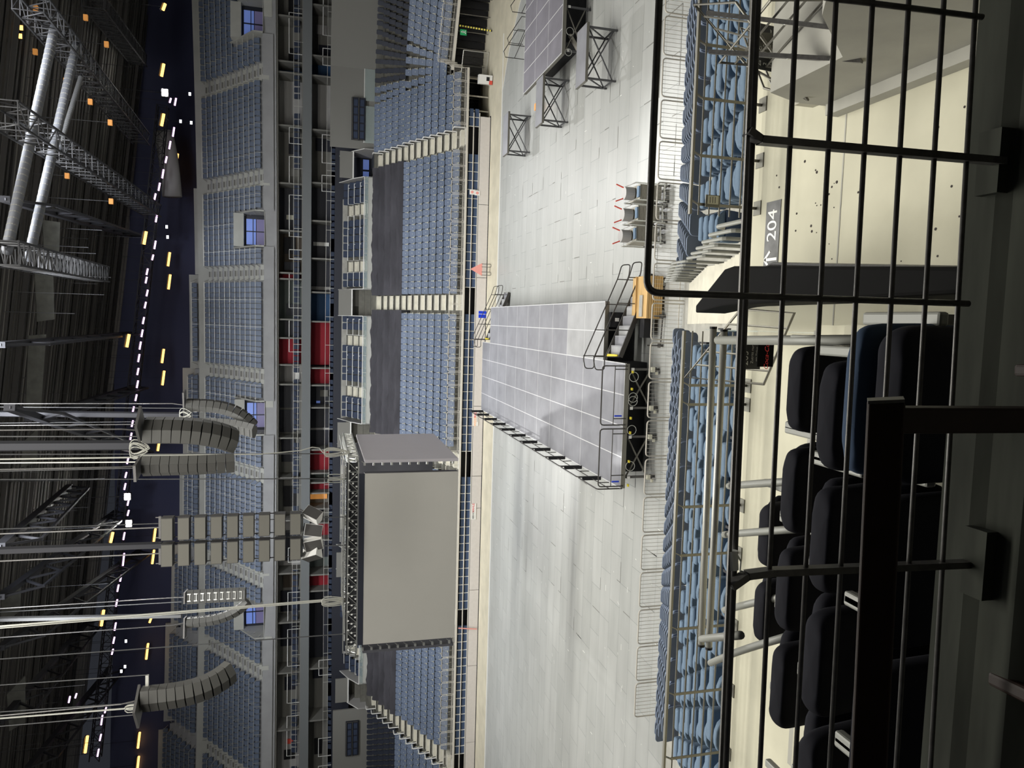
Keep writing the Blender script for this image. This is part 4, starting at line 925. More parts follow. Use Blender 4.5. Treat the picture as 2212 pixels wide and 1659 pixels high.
# ================================================================ HANGING SCREEN CUBE
ZB, ZT = 6.5, 11.35
sc = thing('hanging_screen', 'big grey hanging video cube, switched off, with lattice truss on top', 'video screen', (-12.4, 38, 6.5))
def SL(x, y, z): return (x + 12.4, y - 38, z - 6.5)
MB().box(SL(-17.0, 38, ZB), SL(-7.95, 38.12, ZT)).build('front_screen', 'led', sc)
MB().box(SL(-17.0, 37.99, ZT), SL(-7.95, 38.1, ZT + .28)).build('top_strip', 'suitedark', sc)
MB().add([SL(-7.25, 38.05, ZB), SL(-7.25, 46.6, ZB), SL(-7.25, 46.6, ZT), SL(-7.25, 38.05, ZT), SL(-7.4, 38.05, ZB), SL(-7.4, 46.6, ZB), SL(-7.4, 46.6, ZT), SL(-7.4, 38.05, ZT)],
         [(0, 1, 2, 3), (7, 6, 5, 4), (0, 4, 5, 1), (1, 5, 6, 2), (2, 6, 7, 3), (3, 7, 4, 0)]).build('side_screen', 'led2', sc)
MB().box(SL(-17.2, 46.7, ZB), SL(-7.8, 46.8, ZT)).build('rear_screen', 'ledback', sc)
MB().box(SL(-17.6, 38.3, ZB), SL(-17.45, 46.5, ZT)).build('side_screen', 'ledback', sc)
MB().box(SL(-17.05, 38.15, ZB), SL(-7.95, 38.5, ZT)).build('screen_back', 'ledback', sc)
for i in range(11):
    z = ZB + .2 + i * .46
    for x in (-17.3, -7.48): mb = MB(); mb.box(SL(x - .07, 38.1, z), SL(x + .07, 38.25, z + .1)); mb.beam(SL(x, 38.2, z), SL(x + .12, 38.3, z + .2), .03); mb.build('latch', 'chrome', sc)
mb = MB(); z = ZT + .55
for (a, b, n) in (((-17.4, 38.5), (-7.4, 38.5), 20), ((-7.4, 38.5), (-7.4, 46.5), 16), ((-17.4, 46.5), (-7.4, 46.5), 20), ((-17.4, 38.5), (-17.4, 46.5), 16)): lattice(mb, SL(*a, z), SL(*b, z), .5, .5, n, .035)
mb.build('truss', 'chrome', sc)
mb = MB()
for i in range(58):
    x = -17.1 + i * .165; mb.box(SL(x, 38.2, ZT + .35 + .18 * (i % 3)), SL(x + .07, 38.28, ZT + .44 + .18 * (i % 3)))
for i in range(30): y = 38.6 + i * .26; mb.box(SL(-7.2, y, ZT + .35 + .15 * (i % 3)), SL(-7.12, y + .08, ZT + .45 + .15 * (i % 3)))
mb.build('clamp', 'white', sc)
MB().box(SL(-17.5, 38.28, ZT + .98), SL(-7.2, 38.34, ZT + 1.03)).box(SL(-7.3, 38.3, ZT + .98), SL(-7.24, 46.5, ZT + 1.03)).build('top_rail', 'chrome', sc)
MB().box(SL(-17.1, 38.3, ZT + .3), SL(-7.4, 38.32, ZT + .9)).build('backing', 'black', sc)
# ---------------- rigging cables
def cable(pts, r, m_, lab, cat='cable', grp='rigging lines', name='rigging_cable'):
    return tag(MB().tube(pts, r, 5).build(name, m_), lab, cat, grp)
cb_ = [((763, 1368, 38.5), (0, 1424, 39), .028, 'cabled', 'chain down to the shaded end of the hanging screen'),
       ((762, 980, 38.6), (300, 981, 39), .028, 'cabled', 'chain above the corner of the hanging screen'), ((762, 1034, 38.6), (0, 1036, 39), .028, 'cabled', 'chain just past the corner of the hanging screen'),
       ((762, 1116, 38.6), (0, 1143, 39), .028, 'cabled', 'chain before the boxy speaker columns'), ((762, 1178, 38.6), (655, 1180, 39), .028, 'cabled', 'short chain under the boxy speaker columns'),
       ((305, 1528, 33), (0, 1552, 34), .035, 'cable', 'thick pale cable to the outermost curved speaker array'), ((300, 1518, 33), (0, 1538, 34), .02, 'cabled', 'thin line to the outermost curved speaker array'), ((318, 1458, 33), (0, 1480, 34), .02, 'cabled', 'steel line to the frame of the outermost curved speaker array'), ((305, 1543, 33), (0, 1569, 34), .02, 'cabled', 'second steel line to the outermost curved speaker array'),
       ((750, 1292, 38.5), (0, 1353, 41), .045, 'cable', 'thick pale cable bundle dropping to the hanging screen'), ((740, 1296, 38.5), (0, 1357, 41), .03, 'cable', 'second pale cable beside the thick bundle to the hanging screen'),
       ((392, 1300, 50), (180, 1312, 51), .03, 'cabled', 'line to the paired curved arrays beyond the screen cables'), ((392, 1330, 50), (0, 1338, 51), .16, 'cabled', 'dark cable snake above the paired curved arrays'),
       ((390, 897, 50), (0, 894, 50), .20, 'truss', 'thick dark cable snake to the farther curved array'), ((400, 882, 50), (120, 880, 50), .025, 'cabled', 'thin line to the farther curved array'), ((400, 910, 50), (0, 914, 50), .02, 'cabled', 'second thin line to the farther curved array'),
       ((300, 962, 33), (0, 964, 33), .22, 'truss', 'broad dark cable snake to the paired curved array'), ((305, 988, 33), (0, 992, 33), .035, 'cable', 'bright cable beside the straight speaker array'), ((305, 998, 33), (0, 1000, 33), .03, 'alu', 'second bright cable beside the straight speaker array'), ((305, 1011, 33), (0, 1018, 33), .02, 'cabled', 'outer thin line over the straight speaker array'), ((302, 943, 33), (0, 943, 33), .025, 'cabled', 'line over the top frame of the paired curved array'),
       ((350, 1178, 35), (0, 1190, 35), .17, 'truss', 'dark cable loom above the boxy speaker columns')]
for (v0, y0, Y0), (v1, y1, Y1), r, mm, lab in [(c[0], c[1], c[2], c[3], c[4]) for c in cb_]:
    p_, q_ = at_y(v0, y0, Y0), at_y(v1, y1, Y1); d_ = q_ - p_; k_ = (rz_(q_.x) - .1 - p_.z) / d_.z if (v1 < 200 or y1 in (981, 1180)) else 1
    if y1 == 1180: k_ = 1
    cable([p_, p_ + d_ * k_], r, mm, lab)
# curling cable loops
def loop(v, y, Y, L, Wd, n, lab, seed):
    rnd = random.Random(seed); t = thing('cable_loop', lab, 'cable', at_y(v, y, Y), 0, 'coiled cable loops')
    for k in range(n):
        a = L * rnd.uniform(.8, 1.05); w = Wd * rnd.uniform(.45, 1); ph = rnd.uniform(-.15, .15)
        MB().tube([(w * math.sin(u * PI / 9) * (.6 + .4 * math.cos(u * PI / 9)) + ph, rnd.uniform(-.02, .02), -a / 2 + a / 2 * math.cos(u * PI / 9)) for u in range(18)], .022, 5, True).build('loop', 'cable', t)
loop(700, 978, 38.4, 1.35, .28, 5, 'loops of pale cable above the corner of the hanging screen', 1)
loop(708, 1034, 38.4, 1.25, .12, 3, 'narrow loops of cable above the front edge of the hanging screen', 2)
loop(695, 1300, 38.4, 1.6, .35, 6, 'wide bundle of cable loops above the hanging screen truss', 3)
loop(388, 895, 49.5, .7, .45, 4, 'cable loops on top of the farther curved array', 4); loop(280, 970, 32.6, .75, .5, 5, 'cable loops on top of the paired curved array', 5); loop(270, 1528, 32.8, .9, .15, 3, 'cable loops on top of the outermost curved array', 6)
cable([at_y(568, 980, 38.6), at_y(600, 978, 38.6), at_y(650, 973, 38.6), at_y(675, 966, 38.6), at_y(690, 968, 38.6), at_y(698, 978, 38.6)], .028, 'cable', 'pale cable swinging in from the side above the screen corner')
cable([at_y(300, 984, 38.6), at_y(568, 981, 38.6)], .035, 'cable', 'bright straight cable running down past the straight speaker array')
for i, y in enumerate((1015, 1100, 1225, 1340)): cable([(-60 + 0, 75 - 0, 13.0 + .0), (-60.1, 75, 13)], .01, 'cabled', 'x') if False else None
# ---------------- line arrays
def array(label, top, n, bh, w, d, az, curve, back=False, boxm='flank', name='line_array'):
    t = thing(name, label, 'loudspeaker', top, az, 'curved loudspeaker arrays')
    MB().box((-.35, -w / 2 * .8, .06), (.9, w / 2 * .8, .16)).tube([(0, 0, .16), (.1, 0, .8), (.1, 0, rz_(top.x) - top.z)], .03, 5).build('hanging_frame', 'dark', t)
    p = Vector((0, 0, 0)); a = 0.
    for i in range(n):
        a += curve[min(i, len(curve) - 1)]; dn = Vector((-math.sin(a), 0, -math.cos(a))); fw = Vector((math.cos(a), 0, -math.sin(a)))
        q = p + dn * bh; sd = Vector((0, 1, 0)); h2 = .94
        def pt(u, s, k): return p + dn * (bh * (.03 + h2 * k)) + fw * u + sd * s
        hw, hb = w / 2, w / 2 * .6; hc = w * .2; vs = []
        for k in (0, 1): vs += [pt(d / 2, -hc, k), pt(d / 2, hc, k), pt(d / 2 - .3, hw, k), pt(-d / 2, hb, k), pt(-d / 2, -hb, k), pt(d / 2 - .3, -hw, k)]
        b = MB().add(vs, [(0, 1, 2, 3, 4, 5), (11, 10, 9, 8, 7, 6)] + [(j, j + 6, (j + 1) % 6 + 6, (j + 1) % 6) for j in range(6)]).build('speaker_box', boxm, t)
        g = MB(); g.add([pt(d / 2 + u, s_ * hc * .98, k) for u in (.012, 0) for s_, k in ((-1, .03), (1, .03), (1, .97), (-1, .97))], [(0, 1, 2, 3), (7, 6, 5, 4), (0, 4, 5, 1), (1, 5, 6, 2), (2, 6, 7, 3), (3, 7, 4, 0)]); g.build('grille', 'grille', b)
        rg = MB()
        for s in (-1, 1): rg.box(tuple(pt(-d / 2 - .02, s * hb * .8 - .03, .1)), tuple(pt(-d / 2 - .02, s * hb * .8 - .03, .1) + Vector((.04, .06, -.2))))
        rg.beam(pt(-d / 2 - .02, -hb * .9, .5), pt(-d / 2 - .02, hb * .9, .5), .03); rg.build('rear_hardware', 'chrome' if back else 'steel', b)
        p = q
    return t
c0 = [.0, .01, .02, .035, .05, .07, .09, .11, .12, .13, .14]
array('outermost curved loudspeaker array, left of the hanging screen', at_y(308, 1512, 33) , 11, .335, 1.6, .75, math.radians(236), c0)
array('curved loudspeaker array of the pair above the screen corner, bowed toward it', at_y(312, 930, 33), 10, .36, 1.4, .7, math.radians(-42), c0)
array('straight-looking loudspeaker array facing the camera above the screen corner', at_y(308, 1006, 32.5), 10, .35, .85, .75, math.radians(-100), [0, 0, .005, .01, .01, .02, .02, .03, .03, .04])
array('farther curved loudspeaker array high over the stage, its grilles away from the screen', at_y(403, 875, 50), 11, .40, 1.1, .7, math.radians(-8), [0, .02, .03, .05, .07, .09, .11, .13, .14], True)
array('farther curved loudspeaker array high over the stage, showing its silver back', at_y(412, 918, 50), 10, .40, 1.1, .6, math.radians(60), [0, .01, .02, .03, .05, .06, .07, .08], True)
array('curved loudspeaker array behind the pale cables, bowed away from the boxy columns', at_y(404, 1345, 50), 10, .40, 1.1, .6, math.radians(192), [0, .02, .03, .05, .07, .09, .11, .13], True)
array('curved loudspeaker array behind the pale cables, showing its silver back', at_y(404, 1290, 50), 9, .40, .9, .5, math.radians(100), [0, .0, .01, .01, .02, .02, .03], True)
for ci, yc in enumerate((1139, 1195)):
    p = at_y(352, yc, 35); t = thing('subwoofer_column', 'hanging column of nine grey-fronted subwoofer boxes, ' + ('closer to the straight speaker array' if ci == 0 else 'closer to the thick pale cables'), 'loudspeaker', p, .04, 'hanging subwoofer columns')
    stp = (p.z - at_y(655, yc, 35).z) / 8.85
    for k in range(9):
        z = -k * stp
        b = MB().add([(-.5, -.45, z), (.5, -.45, z), (.5, -.45, z - .47), (-.5, -.45, z - .47), (-.5, .1, z), (.5, .1, z), (.5, .1, z - .47), (-.5, .1, z - .47)], [(3, 2, 1, 0), (4, 5, 6, 7), (0, 1, 5, 4), (1, 2, 6, 5), (2, 3, 7, 6), (3, 0, 4, 7)]).build('speaker_box', 'spk', t)
        MB().box((-.47, -.475, z - .46), (.47, -.45, z - .02)).build('grille', 'sub', b)
    MB().beam((0, 0, .1), (0, 0, rz_(p.x) - p.z), .05).beam((-.45, 0, .3), (-.45, 0, -8.8 * stp), .04).beam((.45, 0, .3), (.45, 0, -8.8 * stp), .04).beam((-.5, 0, .12), (.5, 0, .12), .1).build('hanging_frame', 'dark', t)
pb = at_y(653, 1155, 35); q1, q2 = at_y(653, 1112, 35), at_y(652, 1200, 35)
tag(MB().beam(q1, q2, .09).build('speaker_bar', 'chrome'), 'grey bar under the subwoofer columns carrying four small speakers', 'bar')
for i, (v, y, rx) in enumerate(((675, 1114, .6), (677, 1146, .15), (677, 1172, -.2), (674, 1195, -.6))):
    t = thing('small_speaker', 'small pale loudspeaker hung under the subwoofer columns, ' + ['tilted, at the end by the screen corner', 'second along the bar', 'third along the bar', 'tilted, at the end by the pale cables'][i], 'loudspeaker', at_y(v, y, 35), 0, 'four small speakers on the bar'); t.rotation_euler = (0, rx, (.9, .3, -.3, -.9)[i])
    MB().add([(-.28, -.25, -.4), (.28, -.25, -.4), (.28, -.25, .4), (-.28, -.25, .4), (-.17, .25, -.4), (.17, .25, -.4), (.17, .25, .4), (-.17, .25, .4)], [(0, 1, 2, 3), (7, 6, 5, 4), (0, 4, 5, 1), (1, 5, 6, 2), (2, 6, 7, 3), (3, 7, 4, 0)]).build('body', 'white', t)
    MB().box((-.26, -.27, -.38), (.26, -.25, .38)).build('grille', 'spk', t); MB().beam((-.3, 0, .45), (.3, 0, .45), .04).beam((0, 0, .45), (0, 0, .7), .05).build('yoke', 'dark', t)
pf = MB().beam(at_y(318, 1458, 33), at_y(318, 1495, 33), .12); tag(pf.build('spreader_bar', 'alu'), 'short pale spreader bar beside the outermost array top', 'bar')
# ================================================================ NEAR LOWER STAND (mirror of the far one)
NF = 22.55
def ns(k): return (NF - .85 - .93 * k, 2.0 + .435 * k) if k < 8 else (13.9 - .93 * (k - 8), 5.35 + .40 * (k - 8))
NAX, NAW = .75, .66
mb = MB()
for k in range(14):
    y, z = ns(k); y1 = y + .45 if k else NF; y0 = (ns(k + 1)[0] + .45) if k < 13 else 8.8
    mb.box((-16, y0, z - .9), (11, y1, z - .02))
mb.box((-16, 8.72, 5), (11, 8.82, 8.28)); struct(mb.build('terrace_slab', 'terrace'))
o = MB()
for k in range(14):
    y, z = ns(k); y1 = y + .45; y0 = (ns(k + 1)[0] + .45) if k < 13 else 8.75; zn = ns(k + 1)[1] if k < 13 else 8.3
    o.box((NAX - NAW, y0, z - .2), (NAX + NAW, y1, z + .01)); o.box((NAX - NAW, y0, z), (NAX + NAW, (y0 + y1) / 2, (z + zn) / 2 + .01))
tag(o.build('stair_flight', 'tread'), 'pale stair descending between the near blue seats toward the barriers', 'stair')
for k in range(14):
    y, z = ns(k); x = NAX + NAW + .02
    o = MB().tube(bend([(x, y - .35, z), (x, y - .35, z + .95), (x, y + .35, z + .95), (x, y + .42, z + .8)], .1, 3), .032, 8).build('stair_handrail', 'armgrey')
    tag(o, f'pale green-grey hooked handrail beside the near stair, {ordn(14 - k)} going down from the walkway', 'handrail', 'hooked handrails beside the near stair')
# near guard rails
pd = [H - v for v in ()]
panel = make_panel(1.19, 1.12); first = True
n = 0; x = 10.55
while x > -13.9:
    n += 1; put_panel(x, NF - .05, 2.0, 0, f'beige guard rail panel at the near stand front, {ordn(n)} from its open end', 'guard rail panels of the near stand'); x -= 1.30
# near blue seats as individual objects: flat mobile seats and plush seats, both seen from behind
fs = None
for k in range(8):
    y, z = ns(k); x = 9.3 - .2 * k; c = 0
    xmin = -13.6 + .6 * k
    while x > xmin:
        if abs(x - NAX) > NAW + .28:
            c += 1; lab = f'blue plastic seat, row {k + 1} behind the near guard rail, seat {c} from its open end'
            if fs is None:
                fs = thing('stadium_seat', lab, 'seat', (x, y, z), 0, 'blue plastic seats of the near stand')
                MB().plate(rrect(.50, .44, .11, 4, 0, .42), -.16, -.12, slant=-.12).build('backrest', 'seat', fs)
                MB().plate(rrect(.46, .38, .1, 3, 0, .36), -.02, .04, slant=-.1).build('seat', 'seat', fs)
            else: dup(fs, (x, y, z), 0, lab)
        x -= .565
ps = None
for j in range(6):
    y, z = ns(8 + j); x = 7.3 - .45 * j; c = 0
    while x > -9.6 + .5 * j:
        xx = x + (.33 if j % 2 else 0)
        if abs(xx - NAX) > NAW + .3:
            c += 1; lab = f'blue padded seat, padded row {j + 1} before the walkway rail, seat {c} from its end'
            if ps is None:
                ps = thing('padded_seat', lab, 'seat', (xx, y, z), 0, 'blue padded seats of the near stand')
                # soft back: dome-topped cushion
                out = [(-.27, .38), (.27, .38), (.285, .6), (.27, .76), (.2, .86), (.1, .905), (0, .915), (-.1, .905), (-.2, .86), (-.27, .76), (-.285, .6)]
                b = MB().plate([(a, b_) for a, b_ in out], -.10, .0, slant=-.2).build('backrest', 'plush', ps); bv = b.modifiers.new('soft', 'BEVEL'); bv.width = .03; bv.segments = 3; bv.limit_method = 'ANGLE'
                o_ = MB().plate([(a * .93, b_ - .03) for a, b_ in out[:2] + out[2:4] + out[9:]], -.135, -.10, slant=-.2).build('back_shell', 'seatd', ps)  # rear plate: shade on the lower back put into a darker blue
                b = MB().box((-.25, .02, .36), (.25, .18, .82)).build('seat', 'plush', ps); bv = b.modifiers.new('soft', 'BEVEL'); bv.width = .05; bv.segments = 3
                MB().box((.275, -.05, .55), (.315, .25, .62)).build('armrest', 'black', ps)
            else: dup(ps, (xx, y, z), 0, lab)
        x -= .66
# ================================================================ NEAR WALKWAY, VOMITORY
SZ0 = 8.3
mb = MB(); mb.box((-9, 6.6, SZ0 - .4), (4.2, 8.75, SZ0)); mb.box((-.1, -3, SZ0 - .4), (2.4, 6.6, SZ0)); struct(mb.build('landing_floor', 'slab'))
for i, (x0, x1, y0, y1) in enumerate(((-.1, 2.4, 7.0, 7.02), (.55, .57, 6.9, 8.7), (-.1, 2.4, 4.9, 4.915))): struct(MB().box((x0, y0, SZ0), (x1, y1, SZ0 + .004)).build('trim_8', 'terrace'))
# shuttered wall on the right of the passage with steps on top
wl = MB(); wl.add([(2.45, 7.2, SZ0), (2.45, -1, SZ0), (2.45, -1, 13.2), (2.45, 2.6, 12.3), (2.45, 3.6, 11.0), (2.45, 5.2, 10.0), (2.45, 5.9, 9.25), (2.45, 7.0, 9.25), (2.45, 7.2, 8.8), (3.4, 7.2, SZ0), (3.4, -1, SZ0), (3.4, -1, 13.2), (3.4, 2.6, 12.3), (3.4, 3.6, 11.0), (3.4, 5.2, 10.0), (3.4, 5.9, 9.25), (3.4, 7.0, 9.25), (3.4, 7.2, 8.8)],
    [tuple(range(9)), tuple(reversed(range(9, 18)))] + [(i, i + 9, (i + 1) % 9 + 9, (i + 1) % 9) for i in range(9)]); struct(wl.build('wall_passage', 'vomwall'))
struct(MB().box((2.33, -1, SZ0), (2.46, 7.15, SZ0 + .16)).build('trim_9', 'vomwall'))
mb = MB()
for i in range(4): mb.box((2.5, 6.9 - .55 * i, 8.4), (4.2, 7.45 - .55 * i, 8.65 + .22 * i))
struct(mb.build('steps_slab', 'concrete'))
# club terrace under the near seats (left) and behind us
def cf(r): return (2.55 + .9 * r, 10.75 - .45 * r)
mb = MB()
for r in range(4): y, z = cf(r); mb.box((-7.5, y - .35, z - 1.0), (.05 if r else .1, y + .55, z - .0))
mb.box((-7.5, 6.1, SZ0 - .2), (.0, 6.7, SZ0 + .45))
struct(mb.build('club_slab', 'slab'))
for i, (x0, x1) in enumerate(((-1.4, .0), (-2.9, -1.5), (-4.6, -3.0))):
    struct(MB().box((x0, 6.0, SZ0 + .45), (x1, 6.5, SZ0 + .62)).build('trim_10', 'vomwall'))
# 204 marking painted on the floor
t = thing('floor_sign', 'grey painted floor sign reading 204 with an arrow on the near walkway', 'sign', (1.17, 8.24, SZ0))
MB().box((-.40, -.15, .002), (.42, .15, .008)).build('panel', 'signgrey', t)
text('lettering', '204', .27, 'tape', frame_mw((.12, 0, .009), (1, 0, 0), (0, 1, 0)), t, ext=.001)
MB().beam((-.30, -.13, .011), (-.30, .12, .011), .035, .003).beam((-.30, .13, .011), (-.40, .02, .011), .035, .003).beam((-.30, .13, .011), (-.20, .02, .011), .035, .003).build('arrow', 'tape', t)
# wear marks
mb = MB()
for i in range(40): x = random.uniform(.5, 2.1); y = random.uniform(7.05, 7.5) if i % 2 else random.uniform(4.5, 8.4); r = random.uniform(.006, .02); mb.tube([(x, y, SZ0 + .001), (x, y, SZ0 + .003)], r, 6)
tag(mb.build('floor_stains', 'brown'), 'small dark stains and rust spots on the pale walkway floor', 'stain', kind='stuff')
# front railings of the walkway
def walk_rail(xs, y, z0, h, posts, lab, bars=5, toe=True):
    t = thing('walkway_railing', lab, 'railing', (0, y, z0), 0, 'bar railings of the near walkway'); a, b = xs
    MB().beam((a, 0, h), (b, 0, h), .05, .03).build('top_rail', 'steel', t)
    for i in range(bars): MB().tube([(a, .02, h - .13 - i * (h - .22) / bars), (b, .02, h - .13 - i * (h - .22) / bars)], .010, 6).build('bar', 'steel', t)
    for x in posts:
        p = MB().beam((x, 0, .0), (x, 0, h - .1), .035, .012).beam((x, 0, h - .1), (x + .05, 0, h), .035, .012).build('post', 'steel', t)
        MB().box((x - .09, -.10, 0), (x + .09, .06, .012)).build('base_plate', 'stainless', p)
    return t
RY = 8.62
walk_rail((1.42, 4.6), RY, SZ0, .95, (1.55, 2.15, 2.85, 3.5), 'grey bar railing in front of the padded seats, right of the near stair')
walk_rail((-7.6, -.05), RY, SZ0, .95, (-.75, -1.0, -2.35, -3.0, -4.0, -4.9, -5.8), 'long grey bar railing in front of the padded seats, left of the near stair')
t = thing('rail_notice', 'small beige notice plate on the end of the grey bar railing by the near stair', 'notice', at_y(1538, 432, RY - .05)); MB().box((-.09, -.01, -.10), (.06, .01, .09)).build('panel', 'stainless', t)
MB().box((-.055, -.02, -.08), (.05, -.01, .07)).build('label_plate', 'bracket', t)
for i in range(3): MB().box((-.04, -.022, .03 - .035 * i), (.035, -.02, .04 - .035 * i)).build('text_line', 'suitegrey', t)
# tilted bar gates (side rails of short stair) on the right and left of the passage
def gate(name, pts, n, lab, grp, r=.012):
    """four corners a,b,c,d : frame with bars between ab and dc"""
    a, b, c, d = [Vector(p) for p in pts]; t = thing(name, lab, 'railing', a, 0, grp); o = a.copy(); a, b, c, d = a - o, b - o, c - o, d - o
    MB().tube([a, b, c, d], r * 1.3, 6, True).build('frame', 'steel', t); mb = MB()
    for i in range(1, n): mb.tube([a.lerp(b, i / n), d.lerp(c, i / n)], r, 5)
    mb.build('bar', 'steel', t); return t
gate('passage_gate', (at_y(1500, 10, 8.4), at_y(1612, 140, 7.9), at_y(1745, 216, 7.0), at_y(1590, 5, 7.2)), 5, 'slanting bar gate by the hanging signs, front one', 'slanting bar gates')
gate('passage_gate', (at_y(1555, 135, 7.4), at_y(1725, 150, 6.9), at_y(1860, 0, 6.0), at_y(1665, 0, 6.4)), 5, 'slanting bar gate by the hanging signs, rear one', 'slanting bar gates')
gate('passage_gate', (at_y(1650, 190, 7.6), at_y(1742, 216, 7.2), at_y(1690, 95, 7.6), at_y(1600, 60, 8.0)), 4, 'slanting bar gate below the hanging signs, low one', 'slanting bar gates')
gate('passage_gate', (at_y(1480, 815, 8.0), at_y(1600, 668, 7.2), at_y(1716, 676, 6.4), at_y(1650, 830, 7.0)), 5, 'slanting bar gate left of the glass panel beside the near stair', 'slanting bar gates')
for i, (p, q) in enumerate(((at_y(1535, 112, 7.0), at_y(1862, 131, 5.9)), (at_y(1530, 28, 7.0), at_y(1855, 66, 5.9)))):
    o = MB().beam(p, q, .04, .1).build('channel_post', 'dark'); tag(o, 'dark flat channel post right of the passage, ' + ('beside the black signs' if i == 0 else 'closer to the picture edge'), 'post', 'channel posts of the passage')
    MB().box((-.02, -.03, -.012), (.02, .03, .012)).build('bracket', 'chrome', o).location = p.lerp(q, .55)
# hanging signs
def sign(name, lab, c, right, up, w, h, m_, words):
    t = thing(name, lab, 'sign', c); R_ = Vector(right).normalized(); U = Vector(up).normalized(); N = R_.cross(U)
    vs = [R_ * a * w / 2 + U * b * h / 2 + N * k for k in (0, -.012) for a, b in ((-1, -1), (1, -1), (1, 1), (-1, 1))]
    MB().add(vs, [(0, 1, 2, 3), (7, 6, 5, 4), (0, 4, 5, 1), (1, 5, 6, 2), (2, 6, 7, 3), (3, 7, 4, 0)]).build('panel', m_, t)
    for body, sz, fx, fz, col, *sh in words: text('lettering', body, sz, col, frame_mw(R_ * fx + U * fz + N * .004, R_, U), t, shear=sh[0] if sh else 0., ext=.0005)
    return t
A, B_ = at_y(1601, 85, 7.3), at_y(1681, 85, 7.1)
sign('block_sign', 'black block sign lettered 203 Zutritt nur mit Ticket, edge toward the gates', at_y(1662, 82, 7.3), (1, 0, 0), (0, -.15, 1), .26, .26, 'signblack', [('203', .09, -.03, .07, 'tape'), ('Zutritt nur', .04, 0, -.01, 'tape'), ('mit Ticket', .04, 0, -.06, 'tape')])
sign('floor_direction_sign', 'grey slanted direction sign lettered Block 2/12 hanging in the slanting gates', at_y(1650, 108, 7.2), (.93, -.3, .25), (-.1, -.1, 1), .34, .22, 'stainless', [('Block', .07, -.02, .05, 'tape'), ('2/12', .08, .0, -.02, 'tape'), ('Nur mit Eintrittskarten', .024, 0, -.08, 'tape')])
sign('block_sign', 'small black block sign lettered Zutritt 2 below the grey slanted sign', at_y(1650, 138, 7.1), (1, 0, 0), (0, -.15, 1), .12, .24, 'signblack', [('Zu', .05, 0, .06, 'tape'), ('2', .06, 0, -.01, 'tape'), ('tr', .05, 0, -.08, 'tape')])
sign('block_sign', 'black block sign lettered 203 Zutritt nur behind the soft drink sign', at_y(1622, 765, 6.55), (1, 0, 0), (0, -.1, 1), .30, .24, 'signblack', [('203', .10, -.04, .065, 'tape'), ('Zutritt nur', .042, .0, -.015, 'tape'), ('mit Ticket', .035, 0, -.07, 'tape')])
sign('drink_sign', 'black sign with red Coca-Cola script beside the covered seats', at_y(1654, 766, 6.4), (1, 0, 0), (0, -.1, 1), .24, .19, 'blackgloss', [('Coca-Cola', .07, .0, -.01, 'signred', .35)])
# black trough wall and glass beside the stair
t = thing('passage_coping', 'black box-shaped coping with a slanted end and white highlight beside the passage', 'coping', (0, 0, 0))
a0, a1, a2, a3 = (.25, 8.6, 8.75), (.46, 7.35, 9.42), (.46, 6.9, 9.62), (.36, 2.6, 10.4)
pr = [(.26, 9.0, 8.85, .02), (.46, 7.1, 9.55, .2), (.46, 6.7, 9.66, .22), (.34, 2.3, 10.45, .20)]
mb = MB(); vs = []
for x, y, z, w in ((.24, 8.9, 8.95, .05), (.44, 7.3, 9.5, .20), (.44, 6.9, 9.64, .20), (at_y(2130, 604, 2.4).x, 2.4, at_y(2130, 604, 2.4).z, .052)): vs += [(x - w, y, z), (x + w, y, z), (x + w, y, z - .45), (x - w, y, z - .45)]
fs_ = [(0, 1, 2, 3), (15, 14, 13, 12)]
for i in range(3):
    for j in range(4): fs_.append((i * 4 + j, i * 4 + 4 + j, i * 4 + 4 + (j + 1) % 4, i * 4 + (j + 1) % 4))
mb.add(vs, fs_); b = mb.build('body', 'blackgloss', t); bv = b.modifiers.new('soft', 'BEVEL'); bv.width = .02; bv.segments = 2
MB().add([(-.02, 8.8, 8.4), (-.02, 6.6, 8.4), (-.02, 6.6, 9.5), (-.02, 8.8, 8.85), (-.035, 8.8, 8.4), (-.035, 6.6, 8.4), (-.035, 6.6, 9.5), (-.035, 8.8, 8.85)], [(0, 1, 2, 3), (7, 6, 5, 4), (0, 4, 5, 1), (2, 6, 7, 3), (3, 7, 4, 0)]).build('glass', 'glass', t)
tag(MB().tube(bend([at_y(1655, 580, 6.5), at_y(1668, 571, 6.3), at_y(2140, 586, 2.6)], .1), .022, 8).build('wall_handrail', 'dark'), 'dark round handrail running along the black coping', 'handrail')
